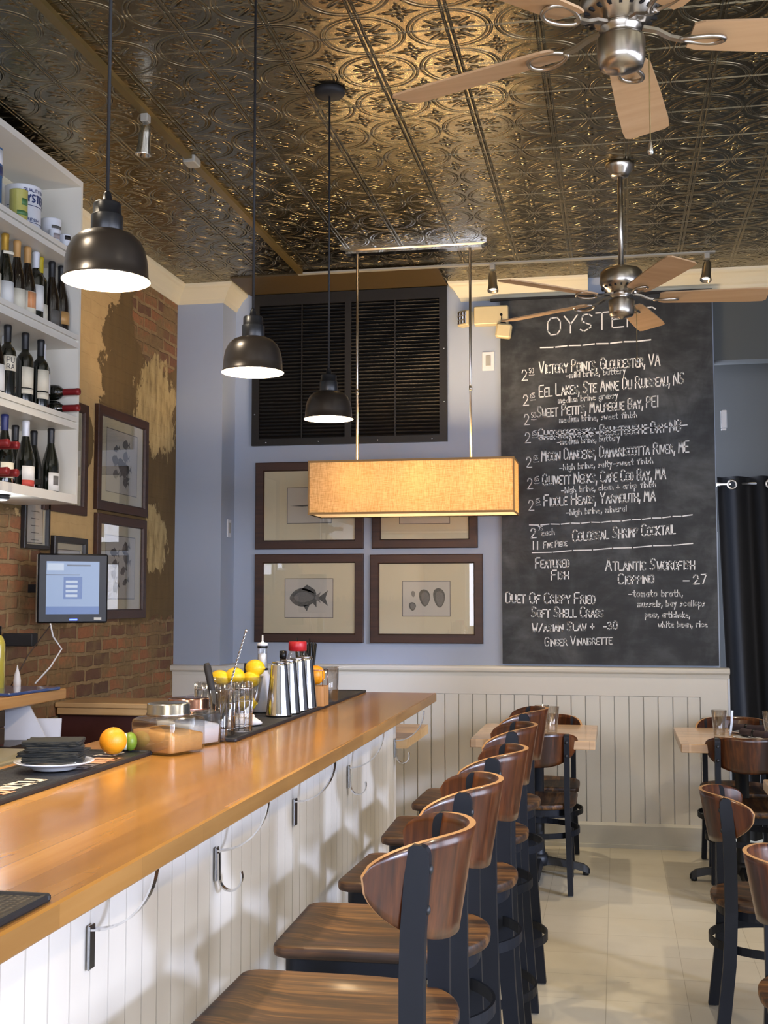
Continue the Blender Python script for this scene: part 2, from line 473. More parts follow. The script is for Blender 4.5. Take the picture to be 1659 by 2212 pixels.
M = dict(
    tin=mat_ceiling(), brick=mat_brick(), floor=mat_floor(), board=mat_chalkboard(), linen=mat_linen(),
    blue=plain('blue_grey_paint', '#a5afbf', 0.55, var=0.03, scale=4),
    header=plain('dark_slate_green', '#4a4f50', 0.6, var=0.03, scale=4),  # one flat dark tone over the whole header
    alcove=plain('slate_blue_paint', '#58564f', 0.55, var=0.03, scale=4),
    soffit=plain('brown_tin_border', '#4a3c22', 0.5, var=0.15, scale=14),
    cream=plain('cream_trim_paint', '#dcd2b4', 0.45, var=0.03, scale=5),
    wain=plain('wainscot_paint', '#dfdacb', 0.42, var=0.03, scale=5),
    barpaint=plain('bar_front_paint', '#dad3c6', 0.4, var=0.03, scale=5),
    basep=plain('scuffed_baseboard_paint', '#c6c2b2', 0.5, var=0.10, scale=9),
    white=plain('white_paint', '#e2e2dc', 0.4, var=0.02, scale=6),
    shelf=plain('shelf_paint', '#d9d6cb', 0.45, var=0.03, scale=6),
    bartop=wood('maple_bar_top', '#a06d2e', '#b47f3a', '#c5914b', 1, 0.25, 0.4, 0.5, plank=(0.088, 1.3), bump=0.00015),
    baredge=wood('maple_bar_edge', '#8a602f', '#9c703a', '#ab7f47', 1, 0.4, 0.15, 0.7, plank=(0.5, 0.33)),
    ledge=wood('pale_oak_ledge', '#c09762', '#d0aa76', '#dcb988', 0, 0.4, 0.2, 0.8),
    ctop=wood('oak_counter', '#a87840', '#bd8d52', '#cda066', 1, 0.4, 0.2, 0.8),
    table=wood('ash_table_top', '#a98862', '#bd9c76', '#ccae8a', 0, 0.3, 0.3, 0.7, plank=(0.055, 0.6)),
    seat=wood('walnut_seat', '#1f1004', '#40260e', '#6d4a22', 0, 0.55, 0.05, 1.6, con=.1),
    ply=wood('bent_ply_veneer', '#260f04', '#401e09', '#5c3113', 2, 0.32, 0.35, 1.3, con=.11),
    plyedge=plain('ply_edge', '#b48a5c', 0.4, var=0.15, scale=60),
    steelblk=plain('black_powder_coat', '#14171d', 0.5, 0.0, 0.08, 30, spec=.22),
    iron=plain('black_cast_iron', '#16181b', 0.5, 0.0, 0.1, 30, bump=0.0006),
    black=plain('black_satin', '#0d0e10', 0.32, 0.0, 0.08, spec=.3),
    blackm=plain('black_matt', '#111114', 0.7, 0.0, 0.1),
    bronze=plain('dark_bronze', '#2b2622', 0.3, 0.4, 0.08),
    socket=plain('black_socket', '#17191d', 0.35, 0.2, 0.05),
    enamel=plain('white_enamel', '#f4efe4', 0.35, 0.0, 0.01),
    chrome=plain('polished_steel', '#d8dade', 0.12, 1.0, 0.03),
    steel=plain('brushed_steel', '#b6b9bd', 0.25, 1.0, 0.05),
    nickel=plain('satin_nickel', '#b8b1a6', 0.28, 1.0, 0.05),
    brass=plain('aged_brass_track', '#7d6a3e', 0.4, 0.6, 0.1),
    trackw=plain('track_grey', '#a8a59a', 0.4, 0.2, 0.05),
    blade=wood('fan_blade_veneer', '#ad8a62', '#ba976f', '#c5a37c', 0, 0.5, 0.0, 0.6),
    vent=plain('black_grille', '#1b1815', 0.45, 0.2, 0.1),
    ventin=plain('duct_dark', '#0b0a09', 0.9, 0.0, 0.1),
    frame=wood('mahogany_frame', '#2f1b13', '#3d2418', '#4a2d1e', 0, 0.5, 0.0, 1.5),
    framedk=plain('black_frame', '#1d1a1a', 0.4, 0.0, 0.1),
    mount=plain('cream_mount_board', '#e2d8b6', 0.8, 0.0, 0.02, 12),
    print_=plain('print_paper', '#d5d0c2', 0.8, 0.0, 0.03, 12),
    ink=plain('engraving_ink', '#6b6963', 0.8, 0.0, 0.65, 90),
    inkl=plain('engraving_wash', '#85827c', 0.8, 0.0, 0.3, 120),
    pane=glass('picture_glass', base=0.05, edge=0.5),
    window=glass('window_glass', base=0.03, edge=0.3),
    clear=glass('clear_glass', (0.96, 0.98, 0.98), 0.05, 0.0, 0.75),
    tumbler=glass('tumbler_glass', (0.975, 0.98, 0.985), 0.07, 0.02, 0.85),
    acrylic=glass('clear_acrylic', (0.95, 0.95, 0.95), 0.05, 0.05, 0.5),
    chalk=plain('chalk', '#f4f4ee', 0.9, 0.0, 0.18, 140),
    curtain=plain('black_curtain', '#0d0d0f', 0.8, 0.0, 0.15, 20),
    plastic=plain('cream_plastic', '#d8c79a', 0.4, 0.0, 0.03),
    whitep=plain('white_plastic', '#dcdde0', 0.35, 0.0, 0.02),
    bottle=plain('dark_green_glass', '#0f120c', 0.08, 0.0, 0.1, 10, coat=0.6),
    bottle2=plain('dark_brown_glass', '#140d0a', 0.08, 0.0, 0.1, 10, coat=0.6),
    label=plain('cream_label', '#ddd6c0', 0.7, 0.0, 0.05, 50),
    labelw=plain('white_label', '#e0dfda', 0.7, 0.0, 0.04, 50),
    labelg=plain('grey_print', '#5d5a54', 0.7, 0.0, 0.1, 50),
    gold=plain('gold_foil', '#b08a34', 0.35, 0.5, 0.08),
    tanf=plain('tan_foil', '#b98f55', 0.45, 0.1, 0.06),
    whitef=plain('white_foil', '#cfd3da', 0.4, 0.1, 0.03),
    yellowf=plain('yellow_foil', '#b7a51c', 0.45, 0.1, 0.06),
    blackf=plain('black_foil', '#15161a', 0.4, 0.1, 0.06),
    bluef=plain('navy_foil', '#16205c', 0.4, 0.1, 0.06),
    redf=plain('red_foil', '#7e1c20', 0.4, 0.1, 0.06),
    orangelab=plain('orange_label', '#d98f56', 0.6, 0.0, 0.1),
    redlab=plain('red_label', '#b9463c', 0.6, 0.0, 0.1),
    tinw=plain('white_tin', '#d9dce2', 0.3, 0.0, 0.03, 20, coat=0.3),
    tinb=plain('blue_tin', '#2f5f93', 0.3, 0.0, 0.12, 14, coat=0.3),
    tiny=plain('yellow_green_tin', '#b3ae5e', 0.3, 0.0, 0.15, 14, coat=0.3),
    tinblue=plain('navy_print', '#263768', 0.4, 0.0, 0.05),
    tingreen=plain('green_print', '#4f7a4c', 0.4, 0.0, 0.05),
    rubber=mat_rubber(),
    rubbers=plain('smooth_rubber', '#1b1b1e', 0.5, 0.0, 0.1),
    orange=mat_orange('orange_peel', '#e08a12', '#eda01e'),
    lemon=mat_orange('lemon_peel', '#e2b40e', '#f0cb22'),
    lime=mat_orange('lime_peel', '#5f7a1e', '#86a032'),
    limef=plain('lime_flesh', '#b9c98a', 0.3, 0.0, 0.1, 60),
    limew=plain('lime_pith', '#e4e8cf', 0.5, 0.0, 0.03),
    napkin=plain('black_napkin', '#191b18', 0.85, 0.0, 0.12, 60),
    cloth=plain('white_towel', '#d9cfc4', 0.9, 0.0, 0.06, 60, bump=0.002),
    plum=plain('dark_brown_napkin', '#2e2024', 0.85, 0.0, 0.12, 60),
    china=plain('white_china', '#e6e6e6', 0.15, 0.0, 0.01, coat=0.4),
    sugar=plain('brown_sugar', '#c08e52', 0.9, 0.0, 0.16, 60),
    salt=plain('white_sugar', '#d8d3d2', 0.9, 0.0, 0.05, 60),
    copper=plain('copper_lid', '#b08a82', 0.2, 1.0, 0.05),
    redcap=plain('red_cap', '#b3232b', 0.35, 0.0, 0.05),
    letter=plain('peach_lettering', '#e6a57f', 0.5, 0.0, 0.12, 40),
    letterw=plain('cream_lettering', '#e8dcc6', 0.5, 0.0, 0.08, 40),
    letterp=plain('grey_lettering', '#9a9090', 0.5, 0.0, 0.1, 40),
    maroon=plain('maroon_panel', '#4a2622', 0.45, 0.0, 0.12, 8),
    drawer=wood('dark_drawer_wood', '#2d241c', '#3b3026', '#4a3d30', 1, 0.4, 0.2, 1),
    cabinet=plain('beige_cabinet', '#b9b193', 0.5, 0.0, 0.04, 8),
    boxwood=wood('oak_box', '#9c6a34', '#b6824a', '#c99a62', 2, 0.4, 0.1, 2.0),
    screen=emit('monitor_screen', lin('#8aa4cc')[:3], .5),
    screenb=emit('monitor_blue', lin('#3f6cb4')[:3], .45),
    screend=emit('monitor_dark', lin('#5a6a80')[:3], .3),
    screenw=emit('monitor_white', lin('#c2d0e4')[:3], .5),
    led=emit('blue_led', (0.05, 0.1, 1.0), 4.0),
    bulb=emit('lamp_bulb', (1.0, 0.78, 0.5), 25.0),
    bulbs=emit('spot_bulb', (1.0, 0.86, 0.66), 12.0),
    oil=plain('olive_oil', '#b5a746', 0.15, 0.0, 0.1, 10, coat=0.5),
    tablet=plain('glossy_blue_cover', '#35538c', 0.12, 0.0, 0.1, 10, coat=0.5),
    paper=plain('white_paper', '#d6d8de', 0.7, 0.0, 0.03, 10),
    wire=plain('white_cable', '#cfcfd2', 0.5, 0.0, 0.03),
    wired=plain('dark_cable', '#33241d', 0.5, 0.0, 0.03),
    teal=plain('bluish_white', '#d4dae0', 0.4, 0.0, 0.03),
)


# ------------------------------------------------------------------ mesh builder
class MB:
    def __init__(s):
        s.v, s.f, s.mi, s.sm = [], [], [], []
        s.T = Matrix()

    def addv(s, p):
        s.v.append(tuple(s.T @ Vector(p)))
        return len(s.v) - 1

    def face(s, idx, mi=0, sm=False):
        s.f.append(tuple(idx))
        s.mi.append(mi)
        s.sm.append(sm)

    def box(s, x0, x1, y0, y1, z0, z1, mi=0):
        i = [s.addv(p) for p in ((x0, y0, z0), (x1, y0, z0), (x1, y1, z0), (x0, y1, z0),
                                 (x0, y0, z1), (x1, y0, z1), (x1, y1, z1), (x0, y1, z1))]
        for q in ((3, 2, 1, 0), (4, 5, 6, 7), (0, 1, 5, 4), (1, 2, 6, 5), (2, 3, 7, 6), (3, 0, 4, 7)):
            s.face([i[k] for k in q], mi)
        return s

    def rbox(s, x0, x1, y0, y1, z0, z1, r=0.005, mi=0):
        """box with chamfered vertical and horizontal edges"""
        def ring(e, z):
            a, b, c, d = x0 + e, x1 - e, y0 + e, y1 - e
            return [(a + r, c, z), (b - r, c, z), (b, c + r, z), (b, d - r, z), (b - r, d, z), (a + r, d, z), (a, d - r, z), (a, c + r, z)]
        s.loft([ring(r * .7, z0), ring(0, z0 + r), ring(0, z1 - r), ring(r * .7, z1)], mi, False, True)
        return s

    def loft(s, rings, mi=0, sm=True, cap=True, closed=True):
        ids = [[s.addv(p) for p in r] for r in rings]
        n = len(ids[0])
        for a, b in zip(ids, ids[1:]):
            for k in range(n if closed else n - 1):
                k2 = (k + 1) % n
                s.face((a[k], a[k2], b[k2], b[k]), mi, sm)
        if cap:
            s.face(ids[0][::-1], mi, False)
            s.face(ids[-1], mi, False)
        return s

    def lathe(s, prof, n=32, mi=0, sm=True, axis='z', c=(0, 0, 0), cap=False):
        ids = []
        for (r, z) in prof:
            if r < 1e-6:
                p = {'z': (c[0], c[1], c[2] + z), 'x': (c[0] + z, c[1], c[2]), 'y': (c[0], c[1] + z, c[2])}[axis]
                ids.append([s.addv(p)] * n)
                continue
            ring = []
            for k in range(n):
                a = 2 * PI * k / n
                u, w = r * math.cos(a), r * math.sin(a)
                p = {'z': (c[0] + u, c[1] + w, c[2] + z), 'x': (c[0] + z, c[1] + u, c[2] + w), 'y': (c[0] + w, c[1] + z, c[2] + u)}[axis]
                ring.append(s.addv(p))
            ids.append(ring)
        for a, b in zip(ids, ids[1:]):
            for k in range(n):
                k2 = (k + 1) % n
                q = [a[k], a[k2], b[k2], b[k]]
                q2 = []
                for t in q:
                    if t not in q2:
                        q2.append(t)
                if len(q2) > 2:
                    s.face(q2, mi, sm)
        if cap:
            s.face(ids[0][::-1], mi)
            s.face(ids[-1], mi)
        return s

    def cyl(s, c, r, h, n=24, mi=0, axis='z', r2=None):
        r2 = r if r2 is None else r2
        return s.lathe([(0, 0), (r, 0), (r, 0), (r2, h), (r2, h), (0, h)], n, mi, True, axis, c)

    def tube(s, pts, r, n=10, mi=0, flat=None, closed=False, sm=True, up=None):
        """sweep a circle (or a flat bar w x t given as flat) along pts"""
        pts = [Vector(p) for p in pts]
        m = len(pts)
        rings = []
        prev = None
        for i in range(m):
            if closed:
                t = (pts[(i + 1) % m] - pts[i - 1]).normalized()
            else:
                t = (pts[min(i + 1, m - 1)] - pts[max(i - 1, 0)]).normalized()
            ref = Vector(up) if up else (prev if prev is not None else (Vector((0, 0, 1)) if abs(t.z) < 0.9 else Vector((1, 0, 0))))
            a = (ref - t * ref.dot(t))
            if a.length < 1e-6:
                a = Vector((1, 0, 0)) - t * t.x
            a.normalize()
            prev = a
            b = t.cross(a)
            if flat:
                w, h = flat
                rings.append([pts[i] + a * (sx * w / 2) + b * (sy * h / 2) for sx, sy in ((-1, -1), (1, -1), (1, 1), (-1, 1))])
            else:
                rr = r[i] if isinstance(r, (list, tuple)) else r
                rings.append([pts[i] + (a * math.cos(2 * PI * k / n) + b * math.sin(2 * PI * k / n)) * rr for k in range(n)])
        if closed:
            ids = [[s.addv(p) for p in rg] for rg in rings]
            n2 = len(ids[0])
            for i in range(m):
                A, B = ids[i], ids[(i + 1) % m]
                for k in range(n2):
                    k2 = (k + 1) % n2
                    s.face((A[k], A[k2], B[k2], B[k]), mi, sm and not flat)
        else:
            s.loft(rings, mi, sm and not flat, True)
        return s

    def prism(s, poly, z0, z1, mi=0, plane='xy', sm=False):
        """extrude a 2-D outline; plane xy -> along z, xz -> along y, yz -> along x"""
        def p(a, b, c):
            return {'xy': (a, b, c), 'xz': (a, c, b), 'yz': (c, a, b)}[plane]
        A = [s.addv(p(a, b, z0)) for a, b in poly]
        B = [s.addv(p(a, b, z1)) for a, b in poly]
        n = len(poly)
        s.face(A[::-1], mi)
        s.face(B, mi)
        for k in range(n):
            k2 = (k + 1) % n
            s.face((A[k], A[k2], B[k2], B[k]), mi, sm)
        return s

    def ball(s, c, r, n=20, m=12, mi=0, sq=(1, 1, 1)):
        pr = []
        for i in range(m + 1):
            a = -PI / 2 + PI * i / m
            pr.append((r * math.cos(a) if 0 < i < m else 0, r * math.sin(a)))
        T0 = s.T
        s.T = T0 @ Matrix.Translation(c) @ Matrix.Diagonal((sq[0], sq[1], sq[2], 1))
        s.lathe(pr, n, mi, True)
        s.T = T0
        return s

    def build(s, name, mats, parent=None, loc=None):
        me = bpy.data.meshes.new(name)
        me.from_pydata(s.v, [], s.f)
        if not isinstance(mats, (list, tuple)):
            mats = [mats]
        for m in mats:
            me.materials.append(m)
        me.polygons.foreach_set('material_index', s.mi)
        me.polygons.foreach_set('use_smooth', s.sm)
        bm_fix(me)
        o = bpy.data.objects.new(name, me)
        COL.objects.link(o)
        if parent is not None:
            o.parent = parent
        if loc is not None:
            o.location = loc
        return o


def bm_fix(me):
    import bmesh
    bm = bmesh.new()
    bm.from_mesh(me)
    bmesh.ops.remove_doubles(bm, verts=bm.verts, dist=1e-6)
    bmesh.ops.recalc_face_normals(bm, faces=bm.faces)
    bm.to_mesh(me)
    bm.free()
    me.update()


def tag(o, label, cat, group=None):
    o['label'] = label
    o['category'] = cat
    if group:
        o['group'] = group
    return o


def thing(name, loc, label, cat, rotz=0.0, group=None):
    o = bpy.data.objects.new(name, None)
    o.empty_display_size = 0.05
    COL.objects.link(o)
    o.location = loc
    o.rotation_euler = (0, 0, rotz)
    return tag(o, label, cat, group)


def struct(o):
    o['kind'] = 'structure'
    return o


def copy_tree(o, parent=None):
    c = o.copy()
    COL.objects.link(c)
    if parent is not None:
        c.parent = parent
    for ch in list(o.children):
        copy_tree(ch, c)
    return c


def lamp(name, kind, loc, energy, color, parent=None, **kw):
    d = bpy.data.lights.new(name, kind)
    d.energy = energy
    d.color = color
    for k, v in kw.items():
        setattr(d, k, v)
    o = bpy.data.objects.new(name, d)
    COL.objects.link(o)
    o.location = loc
    if parent is not None:
        o.parent = parent
    return o


# ------------------------------------------------------------------ the room
XL, YB, ZC = -2.82, 7.70, 3.58
XE = 0.66                       # right end of the back wall, beside the curtained opening
struct(MB().box(XL - .2, XR + .2, YF - .2, 9.4, -0.1, 0).build('floor', M['floor']))
ce = MB()
ce.box(XL - .2, XR + .2, YF - .2, 9.4, ZC, ZC + .1)
struct(ce.build('ceiling', M['tin']))
struct(MB().box(-2.40, -1.06, 7.25, YB, ZC - .010, ZC).build('trim_1', M['soffit']))   # flat border above the grille
struct(MB().box(XL - .2, XL, YF, YB, 0, ZC).build('wall_left', M['brick']))
wb = MB()
wb.box(XL, .618, YB, YB + .16, 1.04, ZC)
wb.box(XL, XE, YB, YB + .16, 0, 1.04)
wb.box(XL, -2.505, 7.43, YB, 0, ZC)                                  # pilaster in the corner
struct(wb.build('wall_back', M['blue']))
struct(MB().box(.618, XR, YB, YB + .16, 3.015, ZC).build('wall_header', M['header']))
struct(MB().box(XE - .1, XR, 8.5, 8.6, 0, ZC).build('wall_alcove', M['alcove']))


def wall_with_holes(name, along0, along1, wins, place, mat):
    mb = MB()
    cuts = sorted(wins)
    cur = along0
    for (a, b, z0, z1) in cuts:
        place(mb, cur, a, 0, ZC)
        place(mb, a, b, 0, z0)
        place(mb, a, b, z1, ZC)
        cur = b
    place(mb, cur, along1, 0, ZC)
    return struct(mb.build(name, mat))


wall_with_holes('wall_right', YF, 8.6, WIN_R, lambda m, a, b, z0, z1: m.box(XR, XR + .2, a, b, z0, z1), M['blue'])
wall_with_holes('wall_front', XL, XR, WIN_F, lambda m, a, b, z0, z1: m.box(a, b, YF - .2, YF, z0, z1), M['cream'])
wi = 0
for (a, b, z0, z1) in WIN_R:
    wi += 1
    fr = MB()
    for y in (a, (a + b) / 2 - .025, b - .05):
        fr.box(XR + .06, XR + .12, y, y + .05, z0, z1)
    for z in (z0, z1 - .05):
        fr.box(XR + .06, XR + .12, a, b, z, z + .05)
    w = struct(fr.build('window_%d' % wi, M['white']))
    MB().box(XR + .085, XR + .09, a + .05, b - .05, z0 + .05, z1 - .05).build('pane', M['window'], w)
for (a, b, z0, z1) in WIN_F:
    wi += 1
    fr = MB()
    for x in (a, (a + b) / 2 - .025, b - .05):
        fr.box(x, x + .05, YF - .12, YF - .06, z0, z1)
    for z in (z0, z1 - .05):
        fr.box(a, b, YF - .12, YF - .06, z, z + .05)
    w = struct(fr.build('window_%d' % wi, M['white']))
    MB().box(a + .05, b - .05, YF - .09, YF - .085, z0 + .05, z1 - .05).build('pane', M['window'], w)


def crown(path, name, outward):
    """crown moulding swept along a wall line; outward = list of unit vectors into the room at each vertex (mitred)"""
    prof = [(0, 3.462), (0.006, 3.462), (0.012, 3.472), (0.016, 3.485), (0.026, 3.497), (0.042, 3.525), (0.062, 3.548),
            (0.075, 3.556), (0.082, 3.566), (0.086, 3.58), (0, 3.58)]
    mb = MB()
    rings = [[(p[0] + o[0] * d, p[1] + o[1] * d, z) for d, z in prof] for p, o in zip(path, outward)]
    mb.loft(rings, 0, False, True)
    return struct(mb.build(name, M['cream']))


crown([(XL, YF), (XL, 7.43), (-2.505, 7.43), (-2.505, YB)], 'trim_2', [(1, 0), (1, -1), (1, -1), (1, 0)])
crown([(-0.965, YB), (-0.965, YB), (-.152, YB)], 'trim_3', [(-1, 0), (-1, -1), (0, -1)])
crown([(0.02, YB), (XR, YB)], 'trim_4', [(0, -1), (0, -1)])

# wainscot on the back wall and pilaster
CAPZ = 1.105


def cap_profile(mb, path, outward):
    prof = [(0, 1.04), (0.016, 1.04), (0.02, 1.062), (0.045, 1.066), (0.056, 1.075), (0.058, 1.088), (0.05, 1.1), (0.03, 1.105), (0, 1.105)]
    mb.loft([[(p[0] + o[0] * d, p[1] + o[1] * d, z) for d, z in prof] for p, o in zip(path, outward)], 0, False, True)


mb = MB()
cap_profile(mb, [(XL, 7.43), (-2.505, 7.43), (-2.505, YB), (XE + .012, YB)], [(0, -1), (1, -1), (1, -1), (0, -1)])
struct(mb.build('trim_5', M['wain']))


def beadboard(mb, a0, a1, z0, z1, place, step=0.09, gap=0.004):
    x = a0
    while x < a1 - 1e-4:
        e = min(x + step, a1)
        place(mb, x + gap / 2, e - gap / 2, z0, z1)
        x = e


ws = MB()
ws.box(-2.505, XE, YB - .004, YB, 0, 1.04)                            # backing
ws.box(-2.505, XE, YB - .024, YB - .004, .926, 1.04)                  # smooth frieze board
ws.box(.497, XE, YB - .024, YB - .004, 0.15, .926)                    # end stile
beadboard(ws, -2.505 + .004, .495, .15, .924, lambda m, a, b, z0, z1: m.box(a, b, YB - .021, YB - .004, z0, z1), .0885, .007)
ws.box(XL, -2.505, 7.418, 7.43, 0, 1.04)
struct(ws.build('trim_6', M['wain']))
bb = MB()
bb.box(-2.505, XE, YB - .036, YB, .0, .135)
bb.loft([[(-2.505, YB - .036, .135), (XE, YB - .036, .135)], [(-2.505, YB - .02, .152), (XE, YB - .02, .152)]], 0, False, False, False)
bb.box(-2.505, XE, YB - .05, YB - .036, 0, .022)
struct(bb.build('baseboard_back', M['basep']))
struct(MB().box(.60, .633, 7.862, 7.88, 1.10, 1.95).box(XE, XE + .012, YB - .03, YB + .16, 0, 1.04).build('trim_7', M['teal']))  # narrow bluish-white strips by the board edge and the wainscot end

# ------------------------------------------------------------------ stools and chairs
def ply_back(parent, xm, depth, half, z0, z1, tilt, tk=0.012):
    """bent plywood back rest: level top, rounded tips curving forward, lower edge rising to the tips"""
    N, K = 48, 8
    zc, hh = (z0 + z1) / 2, (z1 - z0) / 2
    W_ = R(50)
    pl = []
    for i in range(N + 1):
        t = -1 + 2 * i / N
        t = math.sin(t * PI / 2) * .35 + t * .65         # denser near the tips
        a = t * W_
        pl.append((xm - depth * (1 - math.cos(a)) / (1 - math.cos(W_)), half * math.sin(a) / math.sin(W_)))
    mb = MB()
    outer, inner = [], []
    for i in range(N + 1):
        t = -1 + 2 * i / N
        tx = pl[min(i + 1, N)][0] - pl[max(i - 1, 0)][0]
        ty = pl[min(i + 1, N)][1] - pl[max(i - 1, 0)][1]
        L = math.hypot(tx, ty)
        nx, ny = ty / L, -tx / L
        q = min(abs(pl[i][1]) / half, 1.0)
        zm = zc + hh * .42                                # height of the tips
        zt = zm + (zc + hh - zm) * max(0.0, 1 - q ** 5) ** .5
        zb = zm - (zm - zc + hh) * max(0.0, 1 - q ** 2.8) ** .52
        if i in (0, N):
            zt, zb = zm + .001, zm - .001
        ro, ri = [], []
        for k in range(K + 1):
            z = zb + (zt - zb) * k / K
            dx = tilt * (z - zc) / hh
            ro.append((pl[i][0] + dx + nx * tk / 2, pl[i][1] + ny * tk / 2, z))
            ri.append((pl[i][0] + dx - nx * tk / 2, pl[i][1] - ny * tk / 2, z))
        outer.append([mb.addv(p) for p in ro])
        inner.append([mb.addv(p) for p in ri])
    for i in range(N):
        for k in range(K):
            mb.face((outer[i][k], outer[i + 1][k], outer[i + 1][k + 1], outer[i][k + 1]), 0, True)
            mb.face((inner[i][k], inner[i][k + 1], inner[i + 1][k + 1], inner[i + 1][k]), 0, True)
        mb.face((outer[i][K], outer[i + 1][K], inner[i + 1][K], inner[i][K]), 1)
        mb.face((outer[i][0], inner[i][0], inner[i + 1][0], outer[i + 1][0]), 1)
    for k in range(K):
        mb.face((outer[0][k], outer[0][k + 1], inner[0][k + 1], inner[0][k]), 1)
        mb.face((outer[N][k], inner[N][k], inner[N][k + 1], outer[N][k + 1]), 1)
    return mb.build('backrest', [M['ply'], M['plyedge']], parent)


def seat_outline(fx, rx, hw, n=10):
    """straight front with rounded corners, round back; front at -fx, back at +rx"""
    pts = []
    rc = 0.035
    for k in range(n + 1):
        a = PI + (PI / 2) * k / n
        pts.append((-fx + rc + rc * math.cos(a), -hw + rc + rc * math.sin(a)))
    m = 26
    for k in range(m + 1):
        a = -PI / 2 + PI * k / m
        c, si = math.cos(a), math.sin(a)
        x = (rx) * (abs(c) ** 0.75)
        pts.append((x, hw * (abs(si) ** 0.9) * (1 if si > 0 else -1)))
    for k in range(n + 1):
        a = PI / 2 + (PI / 2) * k / n
        pts.append((-fx + rc + rc * math.cos(a), hw - rc + rc * math.sin(a)))
    return pts


def make_chair(name, label, cat, seat_z, back0, back1, hoops, group):
    t = thing(name, (0, 0, 0), label, cat, 0, group)
    ol = seat_outline(.24, .235, .205)
    mb = MB()
    T = 0.028

    def ring(sc, z, dish=0.0):
        return [(x * sc, y * sc, z) for x, y in ol]
    rings = [ring(.955, seat_z - T), ring(.992, seat_z - T + .004), ring(1.0, seat_z - T * .6), ring(1.0, seat_z - .006), ring(.993, seat_z - .0015), ring(.975, seat_z),
             ring(.80, seat_z - .001), ring(.66, seat_z - .007), ring(.45, seat_z - .011), ring(.2, seat_z - .012)]
    mb.loft(rings, 0, True, True)
    mb.build('seat', M['seat'], t)
    sf = MB()
    o1 = [(x * .9, y * .9) for x, y in ol]
    i1 = [(x * .80, y * .80) for x, y in ol]
    n = len(ol)
    A = [[sf.addv((p[0], p[1], z)) for p in q] for q, z in ((o1, seat_z - T), (o1, seat_z - T - .034), (i1, seat_z - T - .034), (i1, seat_z - T))]
    for a, b in zip(A, A[1:] + A[:1]):
        for k in range(n):
            k2 = (k + 1) % n
            sf.face((a[k], a[k2], b[k2], b[k]), 0)
    sf.build('seat_frame', M['steelblk'], t)
    ply_back(t, .247, .157, .215, back0, back1, .016)
    for sy in (-1, 1):
        # front leg
        lg = MB()
        x, y = -.185, sy * .15
        lg.loft([[(x + a + dx, y + b + dy, z) for a, b in ((-.016, -.016), (.016, -.016), (.016, .016), (-.016, .016))]
                 for dx, dy, z in ((-.02, sy * .012, 0.006), (0, 0, seat_z - T))], 0, False, True)
        lg.build('leg', M['steelblk'], t)
        # rear leg running up behind the back rest, bent, with a rounded top
        lg = MB()
        yb = sy * .163
        path = [(.215, yb + sy * .014, .006), (.185, yb + sy * .006, seat_z * .55), (.176, yb, seat_z - .03), (.176, yb, back0 - .05),
                (.178, yb, back0 + .03), (.186, yb, back1 - .06), (.187, yb, back1 - .03)]
        rg = []
        for (px, py, pz) in path:
            rg.append([(px + a, py + b, pz) for a, b in ((-.022, -.014), (.022, -.014), (.022, .014), (-.022, .014))])
        for (f, dz) in ((.92, .010), (.7, .018), (.35, .023)):
            px, py, pz = path[-1]
            rg.append([(px + a * f, py + b, pz + dz) for a, b in ((-.022, -.014), (.022, -.014), (.022, .014), (-.022, .014))])
        lg.loft(rg, 0, False, True)
        lo = lg.build('leg', M['steelblk'], t)
        for zb in (back1 - .05, back1 - .12):
            xx = .178 + .009 * (zb - back0 - .03) / (back1 - back0 - .06) + .022
            MB().lathe([(0.0085, 0), (.0085, .003), (.005, .0055), (0, .006)], 12, 0, True, 'x', (xx, yb, zb)).build('bolt', M['iron'], lo)
    for hz, hr in hoops:
        hp = MB()
        pts = [(.005 + hr * math.cos(2 * PI * k / 40), hr * .93 * math.sin(2 * PI * k / 40), hz) for k in range(40)]
        hp.tube(pts, 0, flat=(.028, .007), closed=True, up=(0, 0, 1))
        hp.build('footrest_ring', M['steelblk'], t)
    return t


stool0 = make_chair('bar_stool', '', 'bar stool', .75, .905, 1.10, ((.58, .238), (.235, .25)), 'bar stools along the counter')
stool_labels = [
    'nearest bar stool, whose backrest shows whole, its seat cut by the bottom of the photo',
    'second bar stool from the camera, its worn seat in full view under the counter',
    'third bar stool from the camera, middle one of the row along the counter',
    'fourth bar stool from the camera, second from the far end of the counter',
    'farthest bar stool in the row, its backrest next to a glass on the left table']
for i, y in enumerate((2.285, 2.86, 3.47, 4.12, 4.76)):
    s_ = stool0 if i == 0 else copy_tree(stool0)
    s_.location = ((-.535, -.535, -.52, -.535, -.535)[i], y, 0)
    s_.rotation_euler = (0, 0, R((0, 1.5, -2, 2, -1)[i]))
    s_['label'] = stool_labels[i]

chair0 = make_chair('dining_chair', '', 'chair', .46, .65, .83, ((.30, .235),), 'dining chairs at the tables')
chairs = [
    ((-.43, 6.60), -90, 'dining chair with its back to the camera, pushed up to the left table'),
    ((-.43, 7.21), 90, 'dining chair between the left table and the white wainscot, its back showing above the tabletop'),
    ((.655, 6.57), -90, 'dining chair with its back to the camera, pushed up to the curtain-side table'),
    ((.66, 7.21), 90, 'dining chair behind the table in front of the curtain, mostly hidden by a glass'),
    ((.555, 4.62), 180, 'dining chair with a maroon bent back, side on, in front of the curtain-side table'),
    ((.60, 3.50), 180, 'dining chair closest to the camera at the right edge, mostly cut off by the frame')]
for i, ((x, y), a, lb) in enumerate(chairs):
    c_ = chair0 if i == 0 else copy_tree(chair0)
    c_.location = (x, y, 0)
    c_.rotation_euler = (0, 0, R(a))
    c_['label'] = lb


